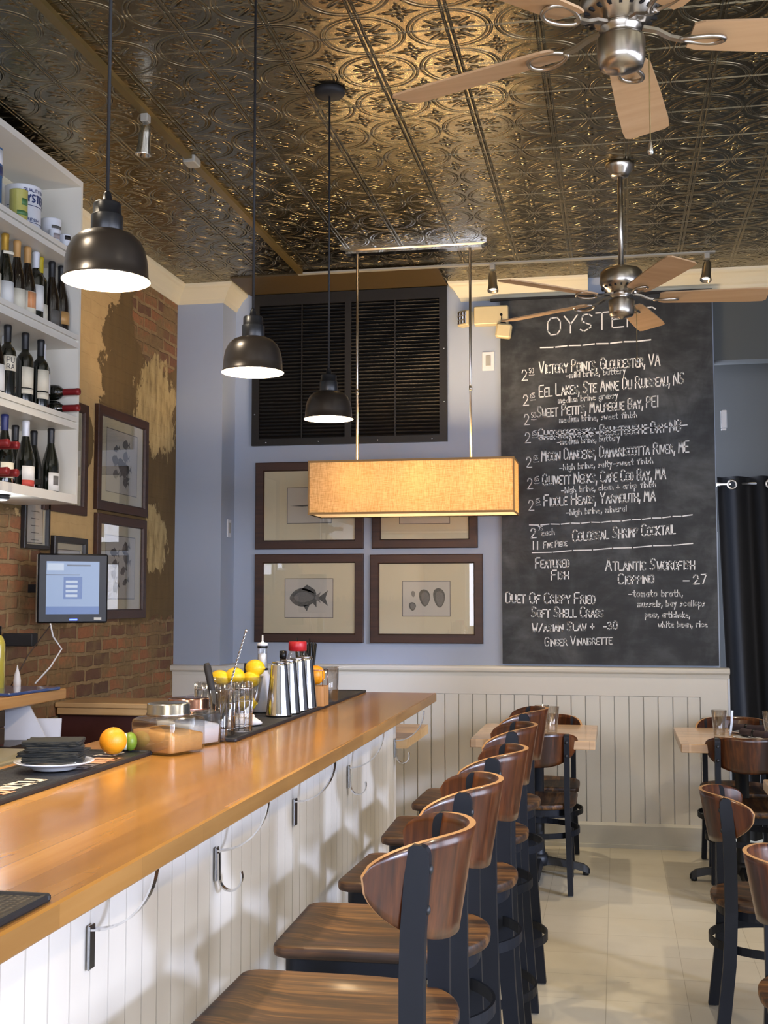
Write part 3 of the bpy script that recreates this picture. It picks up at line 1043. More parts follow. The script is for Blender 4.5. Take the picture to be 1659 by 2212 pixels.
# ------------------------------------------------------------------ tables
def make_table(loc, w, d, label):
    t = thing('dining_table', loc, label, 'table', 0, 'square dining tables')
    MB().rbox(-w / 2, w / 2, -d / 2, d / 2, .735, .78, .004).build('tabletop', M['table'], t)
    MB().lathe([(.055, .06), (.042, .10), (.036, .16), (.036, .70), (.06, .705), (.06, .715)], 24).build('column', M['iron'], t)
    MB().box(-.16, .16, -.16, .16, .715, .735).build('mounting_plate', M['iron'], t)
    b = MB()
    for k in range(4):
        a = PI / 2 * k
        b.T = Matrix.Rotation(a, 4, 'Z')
        b.loft([[(x, -ww, z0), (x, ww, z0), (x, ww * .6, z1), (x, -ww * .6, z1)] for x, ww, z0, z1 in
                ((0, .034, .055, .1), (.1, .03, .05, .085), (.2, .026, .035, .07), (.25, .025, .022, .06), (.275, .02, .012, .045), (.285, .012, .01, .03))], 0, False, True)
        b.cyl((.262, 0, 0), .016, .02, 12)
    b.T = Matrix()
    b.lathe([(0, .04), (.06, .05), (.06, .09), (.05, .11), (0, .11)], 20)
    b.build('pedestal_base', M['iron'], t)
    return t


make_table((-.45, 6.89, 0), .66, .84, 'pale wood table by the white wainscot behind the row of bar stools')
make_table((.655, 6.87, 0), .68, .84, 'pale wood table in front of the black curtain, set with two glasses and plates')
make_table((1.0, 4.33, 0), .83, 1.85, 'pale wood table cut off by the right edge, only its corner in view')

# ------------------------------------------------------------------ the bar
bar = thing('bar_counter', (-1.2, 3.2, 0), 'long maple bar counter with a white beadboard front, running in from the left', 'bar counter')


def L(x, y, z=0.0):
    return (x + 1.2, y - 3.2, z)


def bx(mb, x0, x1, y0, y1, z0, z1, mi=0):
    a, b = L(x0, y0, z0), L(x1, y1, z1)
    return mb.box(a[0], b[0], a[1], b[1], a[2], b[2], mi)


tp = MB()
# the top: front edge runs very slightly out of square
X0n, X0f, Yn, Yf = -.812, -.866, .35, 5.835
e = .004


def topring(z, ins):
    return [L(-1.64, Yn + ins, z), L(X0n - ins, Yn + ins, z), L(X0f - ins, Yf - ins, z), L(-1.64, Yf - ins, z)]


tp.loft([topring(1.028, .002), topring(1.031, 0), topring(1.066, 0), topring(1.07, e)], 0, False, True)
topo = tp.build('bar_top', [M['bartop'], M['baredge']], bar)
for p in topo.data.polygons:
    if abs(p.normal.z) < 0.5:
        p.material_index = 1
pn = MB()
bx(pn, -1.06, -1.045, .4, 5.5, 0, 1.028)
bx(pn, -1.045, -1.018, .4, 5.5, .945, 1.028)
bx(pn, -1.045, -1.016, .4, 5.5, 0, .14)
x = .4
while x < 5.40:
    bx(pn, -1.045, -1.021, x + .003, x + .0855, .14, .945)
    x += .0885
bx(pn, -1.06, -1.005, 5.43, 5.5, 0, 1.028)
bx(pn, -1.6, -1.03, 5.47, 5.5, 0, 1.028)
pn.build('front_panel', M['barpaint'], bar)
bk = MB()
bx(bk, -1.6, -1.57, .4, 5.47, 0, 1.028)
bk.build('back_panel', M['maroon'], bar)
tr = MB()
bx(tr, -1.5, -.955, 5.5, 6.15, .84, .885)
tr.build('end_shelf', M['ledge'], bar)

# coat hooks under the overhang
hk0 = thing('coat_hook', (0, 0, 0), '', 'hook', 0, 'steel coat hooks under the counter edge')
h = MB()
h.T = Matrix()
h.rbox(0, .006, -.014, .014, -.04, .045, .002)
h.build('mounting_plate', M['steel'], hk0)
up_, dn_ = MB(), MB()
pu = [(.004, 0, .036)]
for k in range(1, 13):
    a = R(90) * k / 12
    pu.append((.006 + .13 * math.sin(a), 0, .036 + .135 * (1 - math.cos(a))))
up_.tube(pu, 0, flat=(.02, .004), up=(0, 1, 0))
up_.build('upper_hook', M['chrome'], hk0)
pd = [(.008, 0, .03), (.009, 0, -.03)]
for k in range(1, 15):
    a = R(180) + R(205) * k / 14
    pd.append((.009 + .03 + .03 * math.cos(a), 0, -.03 + .034 * math.sin(a)))
dn_.tube(pd, 0, flat=(.018, .004), up=(0, 1, 0))
dn_.build('lower_hook', M['chrome'], hk0)
hook_labels = ['nearest steel coat hook under the counter, left of the nearest seat',
               'second steel coat hook from the camera, with a full round lower curl',
               'third steel coat hook, in the middle of the five under the counter',
               'fourth steel coat hook under the counter, before the last one',
               'last steel coat hook, at the far end of the counter front beside the wood shelf']
for i, y in enumerate((2.245, 2.998, 3.764, 4.549, 5.40)):
    k_ = hk0 if i == 0 else copy_tree(hk0)
    k_.location = (-1.016, y, .845)
    if i == 4:
        k_.location = (-1.003, 5.455, .845)
    k_.rotation_euler = (0, 0, R((0, 4, -6, 3, 0)[i]))
    k_['label'] = hook_labels[i]
for k_ in [o for o in COL.objects if o.name.startswith('coat_hook')]:
    if 'nearest' in k_['label'] or 'third' in k_['label']:          # these two show the plate only
        for ch in list(k_.children):
            if ch.name.startswith('lower_hook'):
                bpy.data.objects.remove(ch)

# ------------------------------------------------------------------ wine shelf on the brick wall
XS0, XS1, YS0, YS1 = -2.815, -2.50, 2.6, 5.30
sh = thing('wine_shelf', (-2.66, 4.0, 2.0), 'white wall-hung shelf unit full of wine bottles and tins, on the brick wall', 'shelf')


def S(mb, x0, x1, y0, y1, z0, z1, mi=0):
    mb.box(x0 + 2.66, x1 + 2.66, y0 - 4.0, y1 - 4.0, z0 - 2.0, z1 - 2.0, mi)
    return mb


SHZ = [(1.972, 2.013), (2.326, 2.384), (2.714, 2.777), (3.112, 3.170), (3.50, 3.53)]
for i, (z0, z1) in enumerate(SHZ):
    mb = MB()
    if i in (0, 4):
        S(mb, XS0, XS1, YS0, YS1, z0, z1)
    else:                                            # two boards with a shadow gap between
        S(mb, XS0, XS1, YS0, YS1 - .018, z0, z0 + .026)
        S(mb, XS0, XS1 - .012, YS0, YS1 - .018, z0 + .026, z1 - .024)
        S(mb, XS0, XS1, YS0, YS1 - .018, z1 - .024, z1)
    mb.build('shelf_board', M['shelf'], sh)
S(MB(), XS0, XS1, YS1 - .018, YS1, 2.013, 3.50).build('side_panel', M['shelf'], sh)
S(MB(), XS0, XS0 + .008, YS0, YS1 - .018, 2.013, 3.50).build('back_panel', M['shelf'], sh)

# puck lamp and little hook on the shelf
pk = thing('puck_lamp', (-2.6, 4.76, 1.972), 'small dark round under-shelf lamp below the bottom board', 'lamp')
MB().lathe([(0, 0), (.038, 0), (.038, -.016), (.034, -.02), (0, -.02)], 24).build('housing', M['blackm'], pk)
MB().lathe([(0, -.0205), (.03, -.0205), (.028, -.024), (0, -.024)], 24).build('lens', M['enamel'], pk)
lamp('puck_bounce_light', 'POINT', (0, 0, -.06), 1.2, (.9, .95, 1.0), pk, shadow_soft_size=.03)  # added below the lens to imitate daylight bounced onto the board's underside


# ------------------------------------------------------------------ bottles
def bottle_profile(kind):
    if kind == 'burgundy':
        return [(0, .004), (.03, 0), (.0385, .004), (.04, .015), (.04, .125), (.0385, .145), (.034, .17), (.026, .20), (.019, .228), (.0155, .25), (.0142, .27), (.0142, .30), (.0158, .302), (.0158, .314), (.0135, .318), (0, .318)]
    return [(0, .004), (.03, 0), (.0365, .004), (.038, .015), (.038, .19), (.0365, .205), (.031, .219), (.022, .229), (.0165, .238), (.0145, .25), (.0142, .30), (.0158, .302), (.0158, .314), (.0135, .318), (0, .318)]


def label_patch(mb, r, z0, z1, a0, a1, mi=0, n=14):
    A = []
    for k in range(n + 1):
        a = a0 + (a1 - a0) * k / n
        A.append((mb.addv((r * math.cos(a), r * math.sin(a), z0)), mb.addv((r * math.cos(a), r * math.sin(a), z1)),
                  mb.addv(((r - .0006) * math.cos(a), (r - .0006) * math.sin(a), z0)), mb.addv(((r - .0006) * math.cos(a), (r - .0006) * math.sin(a), z1))))
    for p, q in zip(A, A[1:]):
        mb.face((p[0], q[0], q[1], p[1]), mi, True)
        mb.face((p[2], p[3], q[3], q[2]), mi, True)
        mb.face((p[1], q[1], q[3], p[3]), mi)
        mb.face((p[0], p[2], q[2], q[0]), mi)
    return mb


A0, A1 = R(-80), R(62)            # labels face the room


def bottle(x, y, z, kind, foil, lab, text, grp, glassm='bottle', s=1.0, turn=0.0):
    t = thing('wine_bottle', (x, y, z), text, 'bottle', turn, grp)
    t.scale = (1, 1, s)
    pr = bottle_profile(kind)
    MB().lathe(pr, 28).build('bottle_body', M[glassm], t)
    rb = .0403 if kind == 'burgundy' else .0383
    cz = .245
    MB().lathe([(.0162, cz), (.0164, .30), (.0172, .304), (.0172, .315), (.0145, .3195), (0, .3195)], 24).build('foil_capsule', M[foil], t)
    for (mat, z0, z1, a0, a1) in lab:
        label_patch(MB(), rb + .0006, z0, z1, a0, a1).build('bottle_label', M[mat], t)
    return t


GR = 'wine bottles on the wall shelf'
z2, z3, z4 = 3.170 - .393, 2.384, 2.013          # floors of the three bottle rows
z2 = 2.777
B_ = [
    # x, y, z, kind, foil, labels, label text, glass
    (-2.585, 4.612, z2, 'burgundy', 'tanf', [('label', .02, .12, A0, A1)], 'wine bottle cut by the left edge on the upper bottle row', 'bottle2'),
    (-2.585, 4.722, z2, 'burgundy', 'gold', [('labelw', .012, .11, A0, A1), ('label', .225, .238, R(-70), R(10))], 'gold-capped wine bottle with a white neck tag, upper bottle row', 'bottle'),
    (-2.585, 4.828, z2, 'burgundy', 'tanf', [('label', .012, .105, A0, A1)], 'tan-capped wine bottle with a wide cream label, second of the gold and tan caps', 'bottle2'),
    (-2.585, 4.925, z2, 'burgundy', 'tanf', [('label', .012, .118, A0, A1), ('orangelab', .045, .115, R(-55), R(20))], 'tan-capped wine bottle with an orange picture label', 'bottle2'),
    (-2.585, 5.004, z2, 'bordeaux', 'whitef', [('labelw', .05, .165, A0, A1)], 'white-capped dark green wine bottle with a tall white label, upper bottle row', 'bottle'),
    (-2.605, 5.084, z2, 'bordeaux', 'yellowf', [('label', .02, .10, A0, A1)], 'yellow-capped wine bottle just right of the white-capped one, upper bottle row', 'bottle'),
    (-2.585, 5.165, z2, 'burgundy', 'blackf', [('labelg', .02, .09, R(-60), R(62))], 'dark wine bottle with a dim grey label beside the nearest pendant shade', 'bottle2'),
    (-2.575, 5.2425, z2, 'burgundy', 'blackf', [('tanf', .04, .10, R(-60), R(30))], 'last dark wine bottle of the upper row, round tan label at the side panel', 'bottle2'),
    (-2.585, 4.66, z3, 'burgundy', 'redf', [('labelw', .02, .13, A0, A1)], 'red-capped wine bottle at the left edge, middle bottle row', 'bottle2'),
    (-2.585, 4.762, z3, 'bordeaux', 'blackf', [('label', .12, .185, A0, A1)], 'black-capped wine bottle with a cream label of bold letters', 'bottle'),
    (-2.585, 4.922, z3, 'bordeaux', 'blackf', [('label', .075, .165, A0, A1), ('label', .048, .07, A0, A1)], 'black wine bottle with a cream label in two bands, middle row', 'bottle'),
    (-2.70, 4.96, z3, 'bordeaux', 'whitef', [], 'dark wine bottle half hidden in the back of the middle row', 'bottle'),
    (-2.585, 5.07, z3, 'bordeaux', 'blackf', [('label', .085, .18, A0, A1), ('label', .05, .078, A0, A1)], 'black wine bottle with a yellowish label, third of the tall ones in the middle row', 'bottle'),
    (-2.62, 5.155, z3, 'bordeaux', 'whitef', [('labelw', .09, .18, A0, A1)], 'thin white-capped wine bottle, last upright one of the middle row', 'bottle2'),
    (-2.585, 4.755, z4, 'burgundy', 'bluef', [('label', .03, .10, A0, A1)], 'navy-capped wine bottle on the bottom row', 'bottle'),
    (-2.70, 5.065, z4, 'burgundy', 'blackf', [], 'black-capped wine bottle behind the navy-capped one, bottom row', 'bottle'),
    (-2.585, 4.945, z4, 'burgundy', 'whitef', [('labelw', .04, .105, A0, A1), ('redlab', .012, .04, A0, A1)], 'white-capped wine bottle with a white and red label, bottom row', 'bottle'),
    (-2.70, 5.245, z4, 'burgundy', 'blackf', [('labelg', .05, .075, A0, A1)], 'plain black wine bottle behind the last two of the bottom row', 'bottle'),
    (-2.585, 5.19, z4, 'burgundy', 'blackf', [('labelw', .012, .10, R(-75), R(35)), ('labelg', .04, .085, R(-45), R(0))], 'black wine bottle with a square white label by the side panel, bottom row', 'bottle'),
]
for (x, y, z, kd, foil, lab, tx, gm) in B_:
    bottle(x, y, z, kd, foil, lab, tx, GR, gm, 1.03 if z != z4 else .96)


def lying_bottle(y, z, tx, x=-2.76, body='bottle'):
    t = thing('wine_bottle', (x, y, z), tx, 'bottle', 0, 'wine bottles lying on the shelf')
    MB().lathe(bottle_profile('bordeaux'), 24, 0, True, 'x').build('bottle_body', M[body], t)
    MB().lathe([(.0162, .225), (.0164, .30), (.0172, .304), (.0172, .315), (.0145, .3195), (0, .3195)], 20, 0, True, 'x').build('foil_capsule', M['redf'], t)


lying_bottle(5.242, 2.499, 'upper lying wine bottle, red cap poking past the shelf side, above another', -2.79)
lying_bottle(5.242, 2.422, 'lower lying wine bottle, red cap poking past the shelf side, under another', -2.79)
for (y, z, tx) in ((4.575, 2.17, 'lying wine bottle, upper left of the four red caps, bottom row'), (4.655, 2.17, 'lying wine bottle, upper right of the four red caps, bottom row'),
                   (4.575, 2.053, 'lying wine bottle, lower left of the four red caps, bottom row'), (4.655, 2.053, 'lying wine bottle, lower right of the four red caps, bottom row')):
    lying_bottle(y, z, tx, -2.785)
rk = thing('bottle_rack', (-2.66, 4.615, 2.013), 'small wire rack holding lying bottles on the bottom shelf row', 'rack')
w = MB()
for yy in (-.082, 0.0, .082):
    for xx in (-.11, .08):
        w.tube([(xx, yy, 0), (xx, yy, .21)], .003, 6)
for zz in (.001, .117):
    for xx in (-.11, .08):
        w.tube([(xx, -.082, zz), (xx, .082, zz)], .003, 6)
w.build('wire_frame', M['chrome'], rk)

# tins on the top board
T1 = 3.170


def tin(x, y, r, h, mat, tx, name='food_tin', bands=()):
    t = thing(name, (x, y, T1), tx, 'tin', 0, 'tins on the top shelf')
    MB().lathe([(0, 0), (r, 0), (r, .004), (r * .985, .008), (r * .985, h - .008), (r, h - .004), (r, h), (r * .93, h), (r * .93, h - .004), (0, h - .004)], 32).build('tin_body', M[mat], t)
    for (m, z0, z1, a0, a1) in bands:
        label_patch(MB(), r + .0005, z0, z1, R(a0), R(a1)).build('printed_band', M[m], t)
    return t


tin(-2.60, 4.60, .055, .27, 'tinb', 'tall blue and white tin cut by the left edge, top shelf', bands=[('tinw', .20, .262, -170, 90), ('tinblue', .15, .19, -60, 60)])
tin(-2.56, 4.785, .040, .145, 'tiny', 'yellow-green tin in front of the big white tin, top shelf', bands=[('tingreen', .03, .05, -70, 30), ('tingreen', .075, .105, -40, 5)])
big = tin(-2.64, 4.975, .082, .225, 'tinw', 'big white tin with navy OYSTERS lettering, top shelf', bands=[('tinblue', .128, .131, -120, 80), ('tinblue', .05, .0525, -120, 80)])
tin(-2.60, 5.175, .048, .14, 'tinw', 'small white tin near the shelf side, top shelf, above a smaller one', bands=[('labelg', .09, .105, -60, 10)])
tin(-2.545, 5.10, .026, .065, 'tinw', 'tiny white tin with pale print in front of the small white tin', bands=[('letterp', .02, .045, -70, 10)])
tin(-2.535, 5.195, .026, .07, 'tinw', 'tiny white tin with a black blotch at the end of the top shelf', bands=[('blackm', .042, .062, -70, 0), ('labelg', .008, .014, -70, 10)])

# ------------------------------------------------------------------ stroke lettering
GL = {
    'A': '00 48 80|23 63', 'B': '00 08 58 77 65 44 04|44 73 61 50 00', 'C': '77 58 28 06 02 20 50 71', 'D': '00 08 48 76 72 40 00',
    'E': '70 00 08 78|04 54', 'F': '00 08 78|04 54', 'G': '77 58 28 06 02 20 50 72 74 44', 'H': '00 08|80 88|04 84', 'I': '10 18',
    'J': '11 30 52 58', 'K': '00 08|78 04 80', 'L': '08 00 70', 'M': '00 18 43 78 80', 'N': '00 08 80 88', 'O': '28 06 02 20 60 82 86 68 28',
    'P': '00 08 58 77 65 44 04', 'Q': '28 06 02 20 60 82 86 68 28|53 90', 'R': '00 08 58 77 65 44 04|44 80', 'S': '77 58 28 17 15 34 63 72 51 20 01',
    'T': '08 88|48 40', 'U': '08 02 20 60 82 88', 'V': '08 40 88', 'W': '08 20 45 60 88', 'X': '08 80|00 88', 'Y': '08 44 88|44 40', 'Z': '08 88 00 80',
    'a': '54 35 14 11 30 51|55 50', 'b': '08 00|03 25 54 52 30 01', 'c': '54 25 03 01 20 51', 'd': '58 50|53 34 13 11 30 51', 'e': '03 53 45 25 03 01 20 50',
    'f': '57 48 37 30|15 55', 'g': '54 25 03 01 20 51|55 5b 3c 1b', 'h': '08 00|03 25 44 50', 'i': '15 10|17 18', 'k': '08 00|45 02 50', 'l': '18 10',
    'm': '00 05|03 25 33 30|33 55 63 60', 'n': '00 05|03 25 44 50', 'o': '25 03 01 20 40 53 45 25', 'p': '05 0c|03 25 54 52 30 01', 'r': '00 05|03 25 45',
    's': '44 25 04 42 31 00', 't': '28 21 40|05 45', 'u': '05 01 20 41|45 40', 'v': '05 20 45', 'w': '05 10 33 50 65', 'x': '05 50|00 55', 'y': '05 22|45 1c', 'z': '05 45 00 40',
    '0': '28 06 02 20 50 62 66 58 28', '1': '10 18', '2': '06 18 48 66 54 00 70', '3': '07 28 57 44 24|44 62 40 10 01', '5': '58 08 05 44 62 40 01', '6': '58 16 02 20 50 53 34 03',
    '7': '08 68 20', '-': '13 63', ',': '11 0b', '.': '00 10', '+': '31 36|03 63', '/': '00 68', "'": '28 26',
}
HX = {c: i for i, c in enumerate('0123456789')}
HX.update({'b': -2, 'c': -4})


def strokes(text, small=0.72):
    """polylines in units of the cap height; capitals after the first of a word are written as small capitals"""
    out, x, start, full = [], 0.0, True, False
    for ch in text:
        if ch == '^':                       # the next word is in full capitals
            full = True
            continue
        if ch == ' ':
            x += .42
            start, full = True, False
            continue
        up = ch.isupper()
        sc = (1.0 if start or full else small) if up else 0.92
        g = GL.get(ch)
        if g is None:
            x += .3
            continue
        w = 0
        for pl in g.split('|'):
            pts = []
            for p in pl.split():
                px, py = int(p[0]), HX[p[1]]
                w = max(w, px)
                pts.append((x + px / 8 * .66 * sc, py / 8 * sc))
            out.append(pts)
        x += (w / 8 * .66 + .2) * sc
        start = False
    return out, x


def write(name, text, p0, p1, height, wd, mat, parent, conv, off=0.0, small=0.72, jit=0.02):
    """letter text from pixel p0 to pixel p1 (base line), cap height in pixels; conv(px, py) -> local point"""
    st, wdt = strokes(text, small)
    mb = MB()
    ux = (p1[0] - p0[0]) / wdt
    sl = (p1[1] - p0[1]) / wdt
    rnd = random.Random(text)
    for pl in st:
        jx, jy = rnd.uniform(-jit, jit), rnd.uniform(-jit, jit)
        q = [conv(p0[0] + (x + jx) * ux, p0[1] + x * sl - (y + jy) * height) for x, y in pl]
        ribbon(mb, q, wd, off)
    return mb.build(name, mat, parent)


def ribbon(mb, q, wd, off):
    """flat strip in the local xz plane"""
    for a, b in zip(q, q[1:]):
        dx, dz = b[0] - a[0], b[1] - a[1]
        l_ = math.hypot(dx, dz)
        if l_ < 1e-6:
            continue
        dx, dz = dx / l_ * wd / 2, dz / l_ * wd / 2
        nx, nz = -dz, dx
        A = (a[0] - dx, a[1] - dz)
        B = (b[0] + dx, b[1] + dz)
        c = [(A[0] + nx, A[1] + nz), (B[0] + nx, B[1] + nz), (B[0] - nx, B[1] - nz), (A[0] - nx, A[1] - nz)]
        mb.face([mb.addv((u, off, v)) for u, v in c])


# lettering on the big tin: wrapped round its side
def wrap_text(t, text, r, z, h, a0, a1, mat, wd):
    st, wdt = strokes(text, 1.0)
    mb = MB()
    for pl in st:
        q = [(a0 + (a1 - a0) * x / wdt, z + y * h) for x, y in pl]
        for p, s2 in zip(q, q[1:]):
            da, dz = (s2[0] - p[0]) * r, s2[1] - p[1]
            l_ = math.hypot(da, dz)
            if l_ < 1e-6:
                continue
            na, nz = -dz / l_ * wd / 2 / r, da / l_ * wd / 2
            mb.face([mb.addv((r * math.cos(a), r * math.sin(a), zz)) for a, zz in
                     ((p[0] + na, p[1] + nz), (s2[0] + na, s2[1] + nz), (s2[0] - na, s2[1] - nz), (p[0] - na, p[1] - nz))])
    return mb.build('printed_text', mat, t)


wrap_text(big, 'OYSTERS', .083, .145, .034, R(-68), R(48), M['tinblue'], .008)
wrap_text(big, 'QUALITY BAY', .083, .192, .014, R(-60), R(28), M['tinblue'], .003)
wrap_text(big, 'FRESH', .083, .058, .012, R(-60), R(-5), M['tinblue'], .003)

# bold letters on the middle-row label
for o in COL.objects:
    if o.get('label', '').endswith('cream label of bold letters'):
        wrap_text(o, 'PU', .0396, .155, .022, R(-62), R(-5), M['labelg'], .004)
        wrap_text(o, 'RA', .0396, .127, .02, R(-62), R(-5), M['labelg'], .004)

# ------------------------------------------------------------------ chalkboard
BY = 7.664                                    # front face of the board
cbx, cbz = -.05, 2.28
cb = thing('chalkboard', (cbx, BY, cbz), 'tall black chalkboard menu lettered in white chalk on the back wall', 'chalkboard')
MB().box(-.713 - cbx, .61 - cbx, 0, YB - BY - .004, 1.118 - cbz, 3.448 - cbz).build('board', M['board'], cb)
MB().box(-.775 - cbx, .612 - cbx, -.012, .008, 3.446 - cbz, 3.462 - cbz).build('top_rail', M['blackm'], cb)


def cbc(px, py):
    p = at(px, py, Y=BY)
    return (p.x - cbx, p.z - cbz)


CH = M['chalk']


def ct(text, p0, p1, h, wd=.0074, small=.74):
    write('chalk_writing', text, p0, p1, h, wd, CH, cb, cbc, -.0012, small)


def cl(p0, p1, wd=.007):
    mb = MB()
    n = 8
    q = [cbc(p0[0] + (p1[0] - p0[0]) * k / n, p0[1] + (p1[1] - p0[1]) * k / n + (1.5 if k % 2 else 0)) for k in range(n + 1)]
    ribbon(mb, q, wd, -.0012)
    mb.build('chalk_rule', CH, cb)


ct('OYSTERS', (1183, 724), (1424, 698), 36, .0085, 1.0)
cl((1168, 751), (1405, 734), .009)
for (y, pr) in ((822, '50'), (876, '65'), (918, '50'), (957, '65'), (1010, '65'), (1056, '65'), (1103, '65')):
    x0 = 1128 + (y - 822) * .05
    ct('2', (x0, y), (x0 + 15, y - 1), 24, .006)
    ct(pr, (x0 + 15, y - 16), (x0 + 26, y - 17), 11, .004)
    cl((x0 + 15, y - 12), (x0 + 26, y - 13), .004)
rows = [
    ('VICTORY POINTS, GLOUCESTER, ^VA', (1165, 808), (1428, 789), 25, '-mild brine, buttery', (1222, 817), (1353, 806)),
    ('EEL LAKES, STE ANNE DU RUISSEAU, ^NS', (1165, 858), (1480, 829), 25, 'medium brine grassy', (1206, 871), (1336, 859)),
    ('SWEET PETITS, MALPEQUE BAY, ^PEI', (1160, 902), (1424, 878), 23, 'medium brine, sweet finish', (1209, 913), (1378, 901)),
    ('CHEBOOKTOOKS BOUCTOUCHE BAY ^NB', (1163, 950), (1474, 931), 24, '-medium brine, buttery', (1203, 961), (1340, 951)),
    ('MOON DANCERS, DAMARISCOTTA RIVER, ^ME', (1170, 996), (1491, 976), 24, '-high brine, salty-sweet finish', (1208, 1016), (1413, 1000)),
    ('QUIVETT NECKS, CAPE COD BAY, ^MA', (1172, 1048), (1441, 1034), 24, '-high brine, clean + crisp finish', (1212, 1065), (1419, 1051)),
    ('FIDDLE HEADS, YARMOUTH, ^MA', (1175, 1093), (1419, 1081), 23, '-high brine, mineral', (1222, 1113), (1355, 1104))]
for (a, p0, p1, h, b_, q0, q1) in rows:
    ct(a, p0, p1, h)
    ct(b_, q0, q1, 13, .0055)
cl((1165, 941), (1484, 918), .007)
cl((1168, 944), (1300, 934), .006)
cl((1144, 1134), (1320, 1126))
cl((1320, 1126), (1495, 1112))
ct('2', (1147, 1162), (1162, 1161), 22)
ct('75', (1163, 1146), (1174, 1145), 9, .004)
ct('each', (1170, 1158), (1200, 1154), 14, .0055)
ct('1', (1151, 1186), (1155, 1186), 18)
ct('1', (1160, 1186), (1164, 1186), 18)
ct('FIVE PIECE', (1174, 1184), (1226, 1179), 13, .0055)
ct('COLOSSAL SHRIMP COCKTAIL', (1237, 1170), (1461, 1152), 25)
cl((1150, 1194), (1496, 1174))
ct('FEATURED', (1157, 1227), (1231, 1225), 22)
ct('FISH', (1191, 1252), (1231, 1250), 20)
ct('ATLANTIC SWORDFISH', (1308, 1232), (1503, 1230), 24)
ct('CIOPPINO', (1336, 1262), (1415, 1259), 22)
ct('-', (1474, 1262), (1494, 1262), 21)
ct('27', (1498, 1262), (1530, 1260), 21)
ct('-tomato broth,', (1357, 1289), (1477, 1288), 15, .0055)
ct('mussels, bay scallops', (1378, 1311), (1525, 1309), 14, .0055)
ct('peas, artichoke,', (1394, 1333), (1492, 1334), 13, .0055)
ct('white bean, rice', (1422, 1355), (1530, 1354), 13, .0055)
ct('DUET OF CRISPY FRIED', (1093, 1302), (1288, 1304), 23)
ct('SOFT SHELL CRABS', (1148, 1333), (1305, 1333), 22)
ct('W/ASIAN SLAW +', (1150, 1365), (1286, 1360), 18)
ct('-', (1303, 1360), (1312, 1360), 18)
ct('30', (1313, 1360), (1336, 1358), 18)
ct('GINGER VINAIGRETTE', (1177, 1396), (1324, 1391), 19, .0055)

# ------------------------------------------------------------------ grille high on the back wall
vx0, vx1, vz0, vz1 = -2.38, -1.062, 2.545, 3.565
vt = thing('vent_grille', ((vx0 + vx1) / 2, YB, (vz0 + vz1) / 2), 'large black louvred return-air grille under the tin ceiling', 'grille')
hw_, hh_ = (vx1 - vx0) / 2, (vz1 - vz0) / 2
fr = MB()
for (a, b, c, d) in ((-hw_, -hw_ + .05, -hh_, hh_), (hw_ - .05, hw_, -hh_, hh_), (-hw_ + .05, hw_ - .05, -hh_, -hh_ + .045), (-hw_ + .05, hw_ - .05, hh_ - .075, hh_), (-.022, .022, -hh_ + .045, hh_ - .075)):
    fr.box(a, b, -.03, 0, c, d)
fr.build('frame', M['vent'], vt)
MB().box(-hw_ + .05, hw_ - .05, -.004, -.001, -hh_ + .045, hh_ - .075).build('duct_backing', M['ventin'], vt)
for (a, b) in ((-hw_ + .05, -.022), (.022, hw_ - .05)):
    lv = MB()
    z = -hh_ + .05
    while z < hh_ - .085:
        lv.loft([[(a, -.006, z + .016), (a, -.024, z), (a, -.0255, z + .003), (a, -.0075, z + .019)], [(b, -.006, z + .016), (b, -.024, z), (b, -.0255, z + .003), (b, -.0075, z + .019)]], 0, False, True)
        z += .0238
    m_ = (a + b) / 2
    lv.box(m_ - .004, m_ + .004, -.028, -.006, -hh_ + .045, hh_ - .075)
    lv.build('louvres', M['vent'], vt)
for (x, z) in ((-hw_ + .02, -.3), (-hw_ + .1, -hh_ + .02), (-.2, -hh_ + .02), (.2, -hh_ + .02), (hw_ - .1, -hh_ + .02), (hw_ - .02, .1), (hw_ - .02, -.25)):
    MB().lathe([(.006, 0), (.005, -.003), (0, -.004)], 10, 0, True, 'y', (x, -.03, z)).build('screw', M['steel'], vt)

# emergency light, sensor plate, switch plates
em = thing('emergency_light', (-.769, YB, 3.35), 'cream emergency light box with two lamp heads, left of the chalkboard top', 'emergency light')
MB().rbox(-.11, .11, -.075, 0, -.058, .06, .006).build('housing', M['plastic'], em)
hd = MB()
hd.T = Matrix.Translation((-.17, -.06, -.015)) @ Matrix.Rotation(R(-35), 4, 'Z')
hd.rbox(-.045, .045, -.03, .03, -.05, .05, .008)
h1 = hd.build('lamp_head', M['plastic'], em)
gl_ = MB()
gl_.T = hd.T
for i in range(3):
    for j in range(3):
        gl_.rbox(-.036 + i * .025, -.014 + i * .025, -.034, -.03, -.038 + j * .027, -.014 + j * .027, .003)
gl_.build('lens', M['chrome'], h1)
hd2 = MB()
hd2.T = Matrix.Translation((.083, -.075, -.105)) @ Matrix.Rotation(R(8), 4, 'Y')
hd2.rbox(-.05, .05, -.03, .03, -.05, .04, .01)
h2 = hd2.build('lamp_head', M['plastic'], em)
nk = MB()
nk.tube([(.07, -.078, .0), (.068, -.08, -.03), (.075, -.077, -.066)], .003, 8)
nk.cyl((.066, -.078, -.002), .009, .006, 12, 0, 'y')
nk.lathe([(.018, 0), (.022, -.012), (.018, -.02)], 14, 0, True, 'z', (.078, -.075, -.052), True)
nk.build('swivel_neck', M['blackm'], em)


def plate(loc, w, h_, rot, tx, nm='switch_plate', cat='switch', toggle=True):
    t = thing(nm, loc, tx, cat, rot)
    MB().rbox(-w / 2, w / 2, -.008, 0, -h_ / 2, h_ / 2, .003).build('cover', M['whitep'], t)
    if toggle:
        MB().rbox(-w * .2, w * .2, -.012, -.008, -h_ * .25, h_ * .3, .002).build('rocker', M['trackw'], t)
    return t


